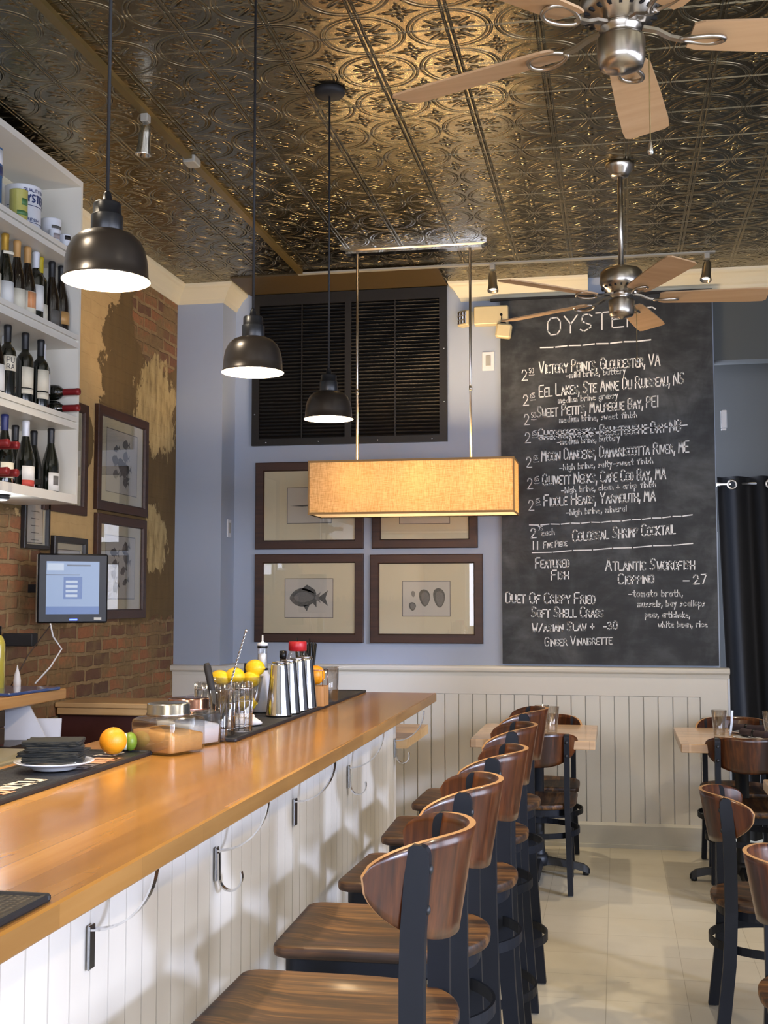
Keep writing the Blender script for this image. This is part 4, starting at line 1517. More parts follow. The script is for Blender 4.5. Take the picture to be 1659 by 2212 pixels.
plate((-.795, YB, 3.063), .08, .124, 0, 'white wall sensor plate between the grille and the chalkboard', 'sensor_plate', 'sensor')
plate((-2.505, 7.58, 1.99), .075, .12, R(90), 'white switch plate on the side of the blue corner pilaster')
tb = thing('door_contact', (.672, 7.72, 2.635), 'small white plastic box on the slate wall right of the chalkboard', 'sensor')
MB().rbox(-.018, .018, -.03, 0, -.05, .065, .005).build('cover', M['whitep'], tb)
MB().rbox(-.018, .012, -.036, -.004, -.062, -.05, .003).build('foot', M['whitep'], tb)

# curtain
cu = thing('curtain', (1.3, 7.98, 1.15), 'black curtain hung by metal grommets from a rod across the side opening', 'curtain')
mb = MB()
NC = 140
rings = []
for iz, z in enumerate([.02, .25, .6, 1.0, 1.4, 1.8, 2.15, 2.30, 2.31]):
    row = []
    for k in range(NC + 1):
        u = k / NC
        fl = (2.31 - z) / 2.31
        x = .645 + .07 * fl ** 1.2 * (1 - u) + u * 1.5
        fold = math.sin(u * 2 * PI * 9.5) * (.035 + .012 * fl) + math.sin(u * 2 * PI * 23 + z) * .006 * fl
        row.append((x - 1.3, fold, z - 1.15))
    rings.append(row)
F_ = [[mb.addv(p) for p in r] for r in rings]
B2 = [[mb.addv((p[0], p[1] + .004, p[2])) for p in r] for r in rings]
for G, fl in ((F_, False), (B2, True)):
    for a, b in zip(G, G[1:]):
        for k in range(NC):
            q = (a[k], a[k + 1], b[k + 1], b[k])
            mb.face(q[::-1] if fl else q, 0, True)
for k in range(NC):
    mb.face((F_[-1][k], F_[-1][k + 1], B2[-1][k + 1], B2[-1][k]))
    mb.face((F_[0][k], B2[0][k], B2[0][k + 1], F_[0][k + 1]))
for a in range(len(F_) - 1):
    mb.face((F_[a][0], B2[a][0], B2[a + 1][0], F_[a + 1][0]))
mb.build('cloth', M['curtain'], cu)
for k in range(6):
    gx = .735 + k * .235
    ring = [(gx - 1.3 + .026 * math.cos(2 * PI * i / 24), -.046, 1.105 + .026 * math.sin(2 * PI * i / 24)) for i in range(24)]
    MB().tube(ring, .007, 8, closed=True).build('grommet', M['nickel'], cu)
rd = thing('curtain_rod', (1.3, 7.98, 2.262), 'thin steel curtain rod holding the black curtain', 'rod')
MB().tube([(-.66, 0, 0), (1.8, 0, 0)], .009, 12).build('rod', M['nickel'], rd)
brk = MB()
brk.box(-.655, -.635, 0, .52, -.01, .01)
brk.build('bracket', M['steel'], rd)


# ------------------------------------------------------------------ framed prints
def fish(mb, cx, cz, ln_, asp=.42, rot=0.0, mi=0, off=0.0, fins=True):
    co, si = math.cos(rot), math.sin(rot)

    def P(u, v):
        return mb.addv((cx + (u * co - v * si) * ln_, off, cz + (u * si + v * co) * ln_))
    n = 14
    top = [(-.5 + .78 * k / n, asp / 2 * math.sin(PI * (k / n) ** .8) ** .8 if 0 < k < n else .02) for k in range(n + 1)]
    bot = [(u, -v * .85) for u, v in top]
    T_ = [P(u, v) for u, v in top]
    B_2 = [P(u, v) for u, v in bot]
    for k in range(n):
        mb.face((B_2[k], B_2[k + 1], T_[k + 1], T_[k]), mi)
    mb.face([P(u, v) for u, v in ((.26, -.025), (.5, -.2), (.43, 0), (.5, .2), (.26, .025))], mi)
    if fins:
        mb.face([P(u, v) for u, v in ((-.2, asp * .44), (.2, asp * .2), (.16, asp * .42), (-.05, asp * .68))], mi)
        mb.face([P(u, v) for u, v in ((-.15, -asp * .38), (-.05, -asp * .66), (.02, -asp * .34))], mi)
        mb.face([P(u, v) for u, v in ((.1, -asp * .25), (.2, -asp * .46), (.2, -asp * .15))], mi)


def shell(mb, cx, cz, w_, h_, mi=0, off=0.0, lean=0.2):
    pts = []
    for k in range(24):
        a = 2 * PI * k / 24
        x = math.cos(a) * w_ / 2 * (1 + .25 * math.sin(a))
        z = math.sin(a) * h_ / 2
        pts.append(mb.addv((cx + x + lean * z * (1 if z > 0 else .3) * -.5, off, cz + z)))
    mb.face(pts, mi)


def picture(loc, w, h_, fw, rot, tx, group, draw, fm='frame', pw=None, ph=None, dep=.024):
    t = thing('framed_print', loc, tx, 'picture', rot, group)
    fr_ = MB()
    a, b = w / 2, h_ / 2
    prof = [(0, -dep * .85), (fw * .08, -dep), (fw * .88, -dep), (fw * .94, -dep * .8), (fw, -dep * .5), (fw, -.003), (0, 0)]
    rings = []
    for (sx, sz) in ((-1, -1), (1, -1), (1, 1), (-1, 1)):
        rings.append([(sx * (a - d), y, sz * (b - d)) for d, y in prof])
    ids = [[fr_.addv(p) for p in r] for r in rings]
    for i in range(4):
        A, B = ids[i], ids[(i + 1) % 4]
        for k in range(len(prof)):
            k2 = (k + 1) % len(prof)
            fr_.face((A[k], B[k], B[k2], A[k2]))
    fr_.build('frame', M[fm], t)
    MB().box(-a + fw * .9, a - fw * .9, -.006, -.003, -b + fw * .9, b - fw * .9).build('mount', M['mount'], t)
    if pw:
        p = MB()
        p.box(-pw / 2, pw / 2, -.0068, -.006, -ph / 2, ph / 2)
        po = p.build('print_sheet', M['print_'], t)
        bo = MB()
        for q in (((-pw / 2, -ph / 2), (pw / 2, -ph / 2)), ((pw / 2, -ph / 2), (pw / 2, ph / 2)), ((pw / 2, ph / 2), (-pw / 2, ph / 2)), ((-pw / 2, ph / 2), (-pw / 2, -ph / 2))):
            ribbon(bo, q, .004, -.0072)
        bo.build('ruled_border', M['ink'], po)
        d = MB()
        draw(d, -.0074)
        d.build('engraving', [M['ink'], M['inkl']], po)
    MB().box(-a + fw * .95, a - fw * .95, -.0115, -.0105, -b + fw * .95, b - fw * .95).build('glazing', M['pane'], t)
    return t


GP = 'fish prints on the blue wall'


def d_eel(mb, o):
    mb.face([mb.addv((x, o, z)) for x, z in ((-.13, -.002), (-.05, .002), (.1, .012), (.14, .01), (.1, .0), (-.05, -.008))], 0)


def d_fish(mb, o):
    fish(mb, 0, 0, .26, .5, 0, 0, o)
    fish(mb, -.01, .004, .18, .42, 0, 1, o - .0004, False)


def d_mussel(mb, o):
    shell(mb, .085, .005, .075, .125, 0, o)
    shell(mb, .088, .0, .052, .095, 1, o - .0003)
    shell(mb, -.01, .005, .07, .11, 0, o)
    shell(mb, -.006, .0, .05, .085, 1, o - .0003)
    shell(mb, -.09, -.05, .045, .055, 0, o)
    shell(mb, -.088, -.05, .03, .038, 1, o - .0003)
    shell(mb, -.085, .03, .025, .04, 1, o)


def d_two(mb, o):
    fish(mb, 0, .0, .2, .3, 0, 1, o)


yp = YB - .003
picture((-1.985, yp, 2.143), .735, .578, .060, 0, 'framed eel print, upper left of four, half behind the linen lamp shade', GP, d_eel, pw=.30, ph=.235)
picture((-1.215, yp, 2.143), .692, .578, .060, 0, 'framed print, upper right of four, almost all behind the linen lamp shade', GP, d_two, pw=.33, ph=.26)
picture((-1.985, yp, 1.532), .735, .578, .060, 0, 'framed print of a spiny fish, lower left of the four on the blue wall', GP, d_fish, pw=.325, ph=.255)
picture((-1.205, yp, 1.528), .735, .572, .060, 0, 'framed print of mussel shells, lower right of the four on the blue wall', GP, d_mussel, pw=.31, ph=.225)

GB = 'framed prints on the brick wall'


def d_many(seed, n, sx, sz, big=False):
    def f(mb, o):
        r_ = random.Random(seed)
        for i in range(n):
            cx = (-1 if i % 2 else 1) * sx * r_.uniform(.35, .75)
            cz = sz * (1 - 2 * (i + .5) / n)
            fish(mb, cx, cz, sx * r_.uniform(.7, 1.0), r_.uniform(.35, .6), r_.uniform(-.4, .4), i % 3 == 2 and 1 or 0, o)
        if big:
            fish(mb, .02, -sz * .35, sx * 1.5, .45, -.7, 0, o - .0003)
    return f


xb = XL + .003
picture((xb, 6.54, 2.312), .73, .585, .055, R(90), 'tall-looking framed print of several fish beside the shelf, upper of the two big ones', GB, d_many(3, 7, .13, .13, True), pw=.44, ph=.36)
picture((xb, 6.54, 1.706), .71, .588, .055, R(90), 'framed print with rows of little fish, lower of the two big ones by the corner', GB, d_many(5, 8, .13, .13), pw=.42, ph=.36)
picture((xb, 5.80, 2.27), .50, .60, .05, R(90), 'framed picture mostly hidden behind the end of the wine shelf', GB, d_two, pw=.2, ph=.3)


def d_text(mb, o):
    for k in range(7):
        ribbon(mb, ((-.04, .09 - k * .035), (.04, .09 - k * .035)), .004, o)


def d_small(mb, o):
    for k in range(3):
        fish(mb, -.08 + k * .07, -.01, .06, .4, 1.4, 1, o)


picture((xb, 5.49, 1.90), .262, .26, .022, R(90), 'narrow black-framed certificate under the shelf, above the monitor', GB, d_text, 'framedk', .16, .2)
picture((xb, 5.87, 1.705), .39, .285, .035, R(90), 'small black-framed drawing partly behind the top of the monitor', GB, d_small, 'framedk', .25, .15)

# ------------------------------------------------------------------ pendants over the bar
def make_pendant(loc, label):
    x, y, z = loc                      # z is the rim of the shade
    t = thing('pendant_lamp', loc, label, 'pendant lamp', 0, 'black dome pendants over the bar')
    sh_o = [(.098, 0), (.0985, .003), (.0935, .009), (.0925, .03), (.0905, .05), (.0858, .07), (.0765, .089), (.062, .103), (.046, .110), (.034, .112)]
    sh_i = [(.034, .109), (.045, .107), (.061, .100), (.0745, .087), (.0835, .069), (.0885, .049), (.0905, .03), (.0915, .009), (.0978, .0003)]
    MB().lathe(sh_o, 48).build('shade', M['bronze'], t)
    MB().lathe(sh_i, 48).build('shade_lining', M['enamel'], t)
    MB().lathe([(.034, .109), (.0355, .112), (.0355, .148), (.0345, .150), (.0315, .151), (.0312, .174), (.029, .178), (.012, .180), (.009, .2), (.004, .206), (0, .206)], 32).build('socket', M['socket'], t)
    MB().tube([(0, 0, .2), (0, 0, ZC - z - .02)], .0042, 8).build('cord', M['blackm'], t)
    MB().lathe([(0, ZC - z), (.062, ZC - z), (.062, ZC - z - .014), (.056, ZC - z - .024), (.01, ZC - z - .027), (0, ZC - z - .027)], 36).build('ceiling_canopy', M['blackm'], t)
    MB().ball((0, 0, .035), .03, 20, 12).build('bulb', M['bulb'], t)
    lamp('pendant_light', 'POINT', (0, 0, -.004), P_PENDANT, WARM, t, shadow_soft_size=.03)
    return t


make_pendant((-1.113, 2.485, 2.232), 'nearest black dome pendant lamp, in front of the wine shelf')
make_pendant((-1.113, 3.595, 2.232), 'middle black dome pendant lamp, in front of the blue pilaster')
make_pendant((-1.113, 4.611, 2.235), 'farthest black dome pendant lamp, in front of the black grille')

# ------------------------------------------------------------------ linen box pendant
bl = thing('linen_pendant', (-1.135, 6.80, 2.16), 'long rectangular tan linen shade hung on two rods before the framed prints', 'pendant lamp')
hx, hy, hz = .585, .15, .155
ls = MB()
for sg, ax in ((-1, 'y'), (1, 'y'), (-1, 'x'), (1, 'x')):
    if ax == 'y':
        ls.box(-hx, hx, sg * hy - .001, sg * hy + .001, -hz, hz)
    else:
        ls.box(sg * hx - .001, sg * hx + .001, -hy, hy, -hz, hz)
ls.build('shade', M['linen'], bl)
tm = MB()
for zz in (-hz, hz - .012):
    for (a, b, c, d) in ((-hx - .003, hx + .003, -hy - .003, -hy + .001), (-hx - .003, hx + .003, hy - .001, hy + .003), (-hx - .003, -hx + .001, -hy, hy), (hx - .001, hx + .003, -hy, hy)):
        tm.box(a, b, c, d, zz, zz + .012)
for (a, c) in ((-hx, -hy), (hx, -hy), (-hx, hy), (hx, hy)):
    tm.box(a - .004, a + .004, c - .004, c + .004, -hz, hz)
tm.build('edge_binding', plain('tan_binding', '#9a784a', 0.8, var=.08), bl)
dfm = NT('white_diffuser')
_d, _t, _x = dfm.n('ShaderNodeBsdfDiffuse'), dfm.n('ShaderNodeBsdfTranslucent'), dfm.n('ShaderNodeMixShader')
_d.inputs[0].default_value = _t.inputs[0].default_value = (.9, .86, .78, 1)
_x.inputs[0].default_value = .6
dfm.t.links.new(_d.outputs[0], _x.inputs[1])
dfm.t.links.new(_t.outputs[0], _x.inputs[2])
dfm.t.links.new(_x.outputs[0], dfm.out.inputs[0])
MB().box(-hx + .004, hx - .004, -hy + .004, hy - .004, -hz + .004, -hz + .007).build('bottom_diffuser', dfm.m, bl)
ba = MB()
ba.box(-hx + .004, hx - .004, -.012, .012, hz - .02, hz - .008)
ba.build('cross_bar', M['nickel'], bl)
for k, xx in enumerate((-.36, 0, .36)):
    MB().cyl((xx, 0, .09), .016, .05, 14).build('lamp_holder', M['enamel'], bl)
    MB().ball((xx, 0, .055), .032, 18, 10).build('bulb', M['bulb'], bl)
    lamp('linen_pendant_light', 'POINT', (xx + .05, 0, .055), P_SHADE, WARM, bl, shadow_soft_size=.04)
for xx in (-.335, .33):
    r_ = MB()
    r_.tube([(xx, 0, hz - .01), (xx, 0, ZC - 2.16 - .03)], .0075, 10)
    r_.cyl((xx, 0, hz + .40), .0095, .03, 10)
    r_.build('rod', M['nickel'], bl)
cn = MB()
zz = ZC - 2.16
cn.loft([[(-.43, -.04, zz), (.43, -.04, zz), (.43, .04, zz), (-.43, .04, zz)], [(-.43, -.04, zz - .012), (.43, -.04, zz - .012), (.43, .04, zz - .012), (-.43, .04, zz - .012)],
         [(-.40, -.03, zz - .02), (.40, -.03, zz - .02), (.40, .03, zz - .02), (-.40, .03, zz - .02)], [(-.40, -.03, zz - .034), (.40, -.03, zz - .034), (.40, .03, zz - .034), (-.40, .03, zz - .034)]], 0, False, True)
cn.build('ceiling_canopy', M['chrome'], bl)

# ------------------------------------------------------------------ track lights
tk = thing('light_track', (-1.92, 3.3, ZC), 'brass-coloured track running along the ceiling above the bar', 'light track')
tr_ = MB()
tr_.box(-.018, .018, -2.4, 3.88, -.022, 0)
tr_.build('rail', M['brass'], tk)
MB().rbox(-.03, .03, 1.87, 1.96, -.036, 0, .005).build('joint_cover', M['trackw'], tk)
tk2 = thing('light_track', (-.66, 7.20, ZC), 'pale track running across the ceiling near the back wall', 'light track')
MB().box(-1.278, 1.258, -.018, .018, -.022, -.012).build('rail', M['trackw'], tk2)


def spot(loc, aim, mat, label, energy, dark=False, cone=62):
    t = thing('track_spotlight', loc, label, 'spotlight', 0, 'spotlights on the ceiling tracks')
    MB().rbox(-.016, .016, -.02, .02, -.035, 0, .003).build('adapter', M['trackw'], t)
    st = MB()
    st.tube([(0, 0, -.03), (0, 0, -.065)], .006, 8)
    st.build('stem', M['chrome'], t)
    d = Vector(aim).normalized()
    q = d.to_track_quat('-Z', 'Y').to_matrix().to_4x4()
    hm = Matrix.Translation((0, 0, -.075)) @ q
    hd_ = MB()
    hd_.T = hm
    hd_.lathe([(0, .03), (.014, .03), (.022, .018), (.026, -.01), (.027, -.06), (.0335, -.095), (.0335, -.10), (.029, -.10), (.025, -.075), (0, -.072)], 28)
    hd_.build('lamp_head', mat, t)
    lp = MB()
    lp.T = hm
    lp.lathe([(0, -.076), (.022, -.076), (.024, -.082), (0, -.084)], 20)
    lp.build('bulb', M['bulbs'], t)
    l = lamp('track_spot_light', 'SPOT', Vector((0, 0, -.075)) + d * .115, energy, (1.0, .84, .63), t, shadow_soft_size=.03, spot_size=R(cone), spot_blend=.6)
    l.rotation_euler = d.to_track_quat('-Z', 'Y').to_euler()
    return t


spot((-1.92, 4.655, ZC - .02), (-.1, .05, -1), M['chrome'], 'chrome spotlight on the track above the wine shelf, glowing', P_SPOT * .4)
spot((-.715, 7.20, ZC - .02), (.05, -.25, -1), M['nickel'], 'dark spotlight on the cross track left of the ceiling fan', P_SPOT * .9)
spot((.55, 7.20, ZC - .02), (-.12, -.3, -1), M['nickel'], 'dark spotlight at the right end of the cross track', P_SPOT * .9)
spot((-1.92, 3.05, ZC - .02), (1.25, .0, -2.5), M['chrome'], 'spotlight on the bar track out of sight above the photo', P_SPOT * 1.6)
spot((-1.92, 1.7, ZC - .02), (1.25, .3, -2.5), M['chrome'], 'spotlight on the bar track out of sight nearer the door', P_SPOT * 1.6)

fill_track = thing('light_track', (2.0, 2.6, ZC), 'added unseen track over the right-hand tables, carrying the warm fill spotlights', 'light track')  # added unseen track; its spots warm up the bar front and floor
MB().box(-.018, .018, -3.6, 3.6, -.022, 0).build('rail', M['trackw'], fill_track)
for k, (y, aim, tx) in enumerate(((.6, (-1.4, 1.0, -2.3), 'added unseen fill spotlight nearest the street windows'), (2.4, (-1.4, .3, -2.5), 'second added unseen fill spotlight over the right-hand tables'),
                                  (4.2, (-1.1, .2, -2.5), 'third added unseen fill spotlight over the right-hand tables'), (5.8, (-1.3, .7, -2.2), 'added unseen fill spotlight over the right-hand tables nearest the curtain'))):
    spot((2.0, y, ZC - .02), aim, M['nickel'], tx, P_FILL, cone=85)


# ------------------------------------------------------------------ ceiling fans
def make_fan(loc, a0, label, zb=2.93):
    t = thing('ceiling_fan', loc, label, 'ceiling fan', 0, 'five-blade ceiling fans')
    zc_ = ZC
    b = zb
    MB().lathe([(0, zc_), (.068, zc_), (.068, zc_ - .012), (.06, zc_ - .03), (.045, zc_ - .05), (.04, zc_ - .06), (.018, zc_ - .064), (0, zc_ - .064)], 36).build('ceiling_canopy', M['nickel'], t)
    MB().tube([(0, 0, b + .15), (0, 0, zc_ - .06)], .0125, 14).build('down_rod', M['nickel'], t)
    MB().lathe([(0, b + .16), (.025, b + .16), (.03, b + .145), (.085, b + .14), (.098, b + .125), (.1, b + .075), (.092, b + .055), (.07, b + .045), (.06, b + .03), (0, b + .03)], 44).build('motor_housing', M['nickel'], t)
    vs = MB()
    for k in range(20):
        vs.T = Matrix.Rotation(2 * PI * k / 20, 4, 'Z')
        vs.box(.074, .094, -.004, .004, b + .049, b + .056)
    vs.build('vent_slots', M['blackm'], t)
    MB().lathe([(0, b + .03), (.05, b + .03), (.052, b + .02), (.04, b + .012), (.04, b - .002), (.058, b - .005), (.06, b - .012), (.059, b - .06), (.054, b - .078), (.035, b - .085), (.012, b - .088), (.01, b - .094), (0, b - .095)], 40).build('switch_housing', M['nickel'], t)
    for k in range(5):
        a = R(a0 + 72 * k)
        rot = Matrix.Rotation(a, 4, 'Z')
        bl_ = MB()
        pit = Matrix.Rotation(R(-11), 4, 'X')
        bl_.T = rot @ Matrix.Translation((0, 0, b + .004)) @ pit
        ol = [(.175, -.045), (.20, -.055), (.40, -.064), (.60, -.069), (.655, -.066), (.668, -.052), (.668, .052), (.655, .066), (.60, .069), (.40, .064), (.20, .055), (.175, .045)]
        bl_.prism(ol, -.003, .003)
        bo = bl_.build('blade', M['blade'], t)
        ar = MB()
        ar.T = rot @ Matrix.Translation((0, 0, b + .004))
        ar.tube([(.055, 0, .018), (.09, 0, .012), (.125, .004, -.004), (.16, .006, -.010)], 0, flat=(.018, .008), up=(0, 1, 0))
        lp = []
        for i in range(26):
            q = 2 * PI * i / 26
            lp.append((.205 + .055 * math.cos(q), .030 * math.sin(q) * (1.0 + .35 * math.cos(q)), -.011 + .006 * math.sin(q)))
        ar.tube(lp, .006, 8, closed=True)
        ar.build('blade_arm', M['nickel'], bo)
    ch = MB()
    ch.tube([(.06, 0, b - .035), (.068, 0, b - .05), (.068, 0, b - .275)], .0014, 6)
    ch.build('pull_chain', M['brass'], t)
    MB().lathe([(0, b - .27), (.003, b - .272), (.005, b - .285), (.008, b - .30), (.006, b - .308), (0, b - .31)], 14, 0, True, 'z', (.068, 0, 0)).build('chain_pull', M['chrome'], t)
    return t


make_fan((.03, 2.985, 0), 11, 'nearest ceiling fan with tan blades, hub at the top edge of the photo')
make_fan((.042, 5.683, 0), 4, 'far ceiling fan with tan blades, in front of the top of the chalkboard')

# ------------------------------------------------------------------ things on the bar
BT = 1.07
MT = BT + .012


def mat_slab(name, x0, x1, y0, y1, label, studs, z=BT, rot=0):
    t = thing(name, ((x0 + x1) / 2, (y0 + y1) / 2, z), label, 'bar mat', rot)
    w_, d_ = (x1 - x0) / 2, (y1 - y0) / 2
    bs = MB()
    bs.box(-w_ + .002, w_ - .002, -d_ + .002, d_ - .002, 0, .007)
    for (a, b, c, d) in ((-w_, w_, -d_, -d_ + .010), (-w_, w_, d_ - .010, d_), (-w_, -w_ + .010, -d_ + .01, d_ - .01), (w_ - .010, w_, -d_ + .01, d_ - .01)):
        bs.rbox(a, b, c, d, 0, .012, .003)
    bs.build('rim', M['rubbers'], t)
    MB().box(-w_ + .010, w_ - .010, -d_ + .010, d_ - .010, .007, .0085).build('studded_pad', M[studs], t)
    return t


mat_slab('bar_mat', -1.25, -.838, .85, 1.715, 'black studded rubber mat on the bar at the lower left corner of the photo', 'rubber')
lm = mat_slab('bar_mat', -1.575, -1.335, 1.45, 3.36, 'long black bar mat with peach lettering, under the stacked plates and the orange', 'rubber')
mat_slab('bar_mat', -1.60, -1.20, 3.70, 5.80, 'long black bar mat under the glasses and the shakers at the far end', 'rubber', rot=R(.4))

# worn lettering on the long mat: only loose parts of its characters can be seen
def mat_strokes(y0, y1, x0, x1, mat, seed, n, wd):
    r_ = random.Random(seed)
    mb = MB()
    cx, cy = (-1.575 - 1.335) / 2, (1.45 + 3.36) / 2
    for i in range(n):
        yy = y0 + (y1 - y0) * (i + .5) / n
        l_ = (y1 - y0) / n
        for (ua, va, ub, vb) in r_.sample([(0, 0, 1, .1), (0, 1, 1, .9), (0, .5, 1, .5), (0, 0, .1, 1), (.9, 0, 1, 1), (0, 0, 1, 1)], 3):
            p = Vector((x0 + (x1 - x0) * ua - cx, yy + l_ * .7 * (va - .5) - cy, 0))
            q = Vector((x0 + (x1 - x0) * ub - cx, yy + l_ * .7 * (vb - .5) - cy, 0))
            dd = (q - p)
            nn = Vector((-dd.y, dd.x, 0)).normalized() * wd / 2
            mb.face([mb.addv((v.x, v.y, .0093)) for v in (p + nn, q + nn, q - nn, p - nn)])
    mb.build('worn_lettering', M[mat], lm)


mat_strokes(2.30, 2.62, -1.44, -1.375, 'letter', 2, 4, .016)
mat_strokes(2.62, 2.80, -1.44, -1.385, 'letterw', 4, 3, .014)
mat_strokes(2.42, 2.60, -1.56, -1.51, 'letterw', 5, 2, .014)
mat_strokes(2.98, 3.07, -1.42, -1.375, 'letterp', 6, 3, .012)
mat_strokes(3.07, 3.22, -1.44, -1.37, 'letter', 7, 3, .016)
mat_strokes(3.23, 3.33, -1.46, -1.41, 'letterw', 9, 2, .013)

pl = thing('side_plate', (-1.442, 2.95, MT - .001), 'white side plate on the bar mat, holding folded black napkins', 'plate', 0)
MB().lathe([(0, .004), (.045, .004), (.05, 0), (.056, .002), (.062, .008), (.092, .017), (.102, .021), (.102, .0235), (.092, .0215), (.06, .012), (.05, .0085), (0, .008)], 48).build('plate_body', M['china'], pl)


def napkin(z, rot, sx, sy, tx, h_=.012):
    t = thing('folded_napkin', (-1.442, 2.95, z), tx, 'napkin', rot, 'black napkins on the side plate')
    mb = MB()
    n = 10
    r_ = random.Random(tx)
    for k in range(3):
        z0 = h_ * k / 3
        ring0, ring1 = [], []
        for i in range(4 * n):
            s_, f_ = divmod(i, n)
            f_ = f_ / n
            cx, cy = [(-1 + 2 * f_, -1), (1, -1 + 2 * f_), (1 - 2 * f_, 1), (-1, 1 - 2 * f_)][s_]
            j = r_.uniform(-.004, .004)
            ring0.append((cx * sx + j, cy * sy + j, z0 + .0002 + r_.uniform(0, .0008)))
            ring1.append((cx * sx * .985 + j, cy * sy * .985 + j, z0 + h_ / 3 - .0002 + r_.uniform(0, .001)))
        mid = [((a[0] + b[0]) / 2 * 1.012, (a[1] + b[1]) / 2 * 1.012, (a[2] + b[2]) / 2) for a, b in zip(ring0, ring1)]
        mb.loft([ring0, mid, ring1], 0, True, True)
    mb.build('cloth', M['napkin'], t)


for k, (a, sx, sy, tx) in enumerate(((20, .075, .06, 'folded black napkin at the bottom of the small stack on the plate'),
                                     (8, .076, .058, 'folded black napkin, second from the bottom of the stack on the plate'),
                                     (27, .072, .056, 'folded black napkin in the middle of the stack on the plate'),
                                     (15, .070, .055, 'folded black napkin on top of the stack on the plate'))):
    napkin(MT + .0225 + k * .0135, R(a), sx, sy, tx, .013)


def fruit(name, loc, r_, mat, label, sq=(1, 1, 1), nub=0.0, rot=0, group=None):
    t = thing(name, loc, label, name, rot, group)
    b = MB()
    b.ball((0, 0, 0), r_, 32, 20, 0, sq)
    if nub:
        b.lathe([(r_ * .3, r_ * sq[0] * .93), (r_ * .16, r_ * sq[0] * 1.06), (r_ * .1, r_ * sq[0] * 1.14), (0, r_ * sq[0] * 1.17)], 16, 0, True, 'x')
    b.build('peel', M[mat], t)
    MB().lathe([(0, r_ * .99 * sq[2]), (r_ * .07, r_ * .985 * sq[2]), (r_ * .05, r_ * 1.005 * sq[2]), (0, r_ * 1.01 * sq[2])], 8).build('stem_scar', M['limef'] if mat != 'lime' else M['lime'], t)
    return t


fruit('orange', (-1.418, 3.268, MT + .0365), .0385, 'orange', 'whole orange on the bar mat beside the stacked napkins', rot=.6)
lme = thing('lime', (-1.405, 3.345, MT + .026), 'cut lime half hidden between the orange and the square jar', 'lime', R(-60))
MB().ball((0, .006, 0), .027, 24, 14, 0, (1, .75, 1)).build('peel', M['lime'], lme)
MB().lathe([(0, -.0162), (.022, -.0155), (.0245, -.012), (.0255, -.006)], 24, 0, True, 'y').build('pith', M['limew'], lme)
sg = MB()
for k in range(8):
    a0 = 2 * PI * k / 8 + .06
    a1 = 2 * PI * (k + 1) / 8 - .06
    sg.face([sg.addv((r_ * math.cos(a), -.0166, r_ * math.sin(a))) for r_, a in ((.004, (a0 + a1) / 2), (.0205, a0), (.0212, (a0 + a1) / 2), (.0205, a1))])
sg.build('flesh', M['limef'], lme)


def square_jar(loc, w_, rot, lidm, fill, fz, label):
    t = thing('glass_jar', loc, label, 'jar', rot)
    a = w_ / 2

    def sq(z, s_, c=.014):
        p = []
        for (sx, sy) in ((1, -1), (1, 1), (-1, 1), (-1, -1)):
            for k in range(5):
                q = math.atan2(sy, sx) - PI / 4 + PI / 2 * k / 4
                p.append((sx * (a * s_ - c) + c * math.cos(q), sy * (a * s_ - c) + c * math.sin(q), z))
        return p

    def ci(z, r_):
        p = []
        for (sx, sy) in ((1, -1), (1, 1), (-1, 1), (-1, -1)):
            for k in range(5):
                q = math.atan2(sy, sx) - PI / 4 + PI / 2 * k / 4
                p.append((r_ * math.cos(q), r_ * math.sin(q), z))
        return p
    MB().loft([sq(.001, .9), sq(.006, .98), sq(.012, 1), sq(.09, 1), sq(.099, .98), sq(.105, .88), ci(.109, .066), ci(.116, .06)], 0, True, True).build('jar_body', M['clear'], t)
    f_ = MB()
    r0 = [sq(.008, .93), sq(fz * .6, .955)]
    top = [(x, y, fz + .006 * math.sin(x * 40 + 1) + .010 * (-x / a)) for x, y, z in sq(0, .955)]
    f_.loft([r0[0], r0[1], top, [(x * .4, y * .4, fz + .004) for x, y, z in top]], 0, True, True)
    f_.build('contents', M[fill], t)
    MB().lathe([(0, .145), (.060, .145), (.0635, .142), (.0635, .117), (.066, .115), (.066, .111), (.05, .111), (0, .113)], 44).build('lid', M[lidm], t)
    return t


square_jar((-1.312, 3.425, BT), .160, R(-19), 'steel', 'sugar', .066, 'square glass jar of brown sugar with a round steel lid on the bar')
square_jar((-1.318, 3.612, BT), .150, R(-19), 'copper', 'salt', .072, 'square glass jar of white sugar with a pinkish lid, behind the brown sugar jar')


def tall_glass(loc, r0, r1, h_, label, group, name='mixing_glass', rings=0, mat='tumbler', t_base=.008):
    t = thing(name, loc, label, 'glass', 0, group)
    pr = [(0, 0), (r0 * .95, 0), (r0, .003), (r1, h_), (r1 - .0025, h_), (r0 - .003, t_base), (0, t_base)]
    MB().lathe(pr, 32).build('glass_body', M[mat], t)
    if rings:
        g = MB()
        for k in range(rings):
            z = h_ * (k + .5) / rings
            rr = r0 + (r1 - r0) * z / h_ + .0012
            g.tube([(rr * math.cos(2 * PI * i / 28), rr * math.sin(2 * PI * i / 28), z) for i in range(28)], .0014, 6, closed=True)
        for k in range(12):
            a = 2 * PI * k / 12
            g.tube([((r0 + .001) * math.cos(a), (r0 + .001) * math.sin(a), .004), ((r1 + .001) * math.cos(a), (r1 + .001) * math.sin(a), h_ - .004)], .0011, 5)
        g.build('cut_lines', M['chrome'], t)
    return t


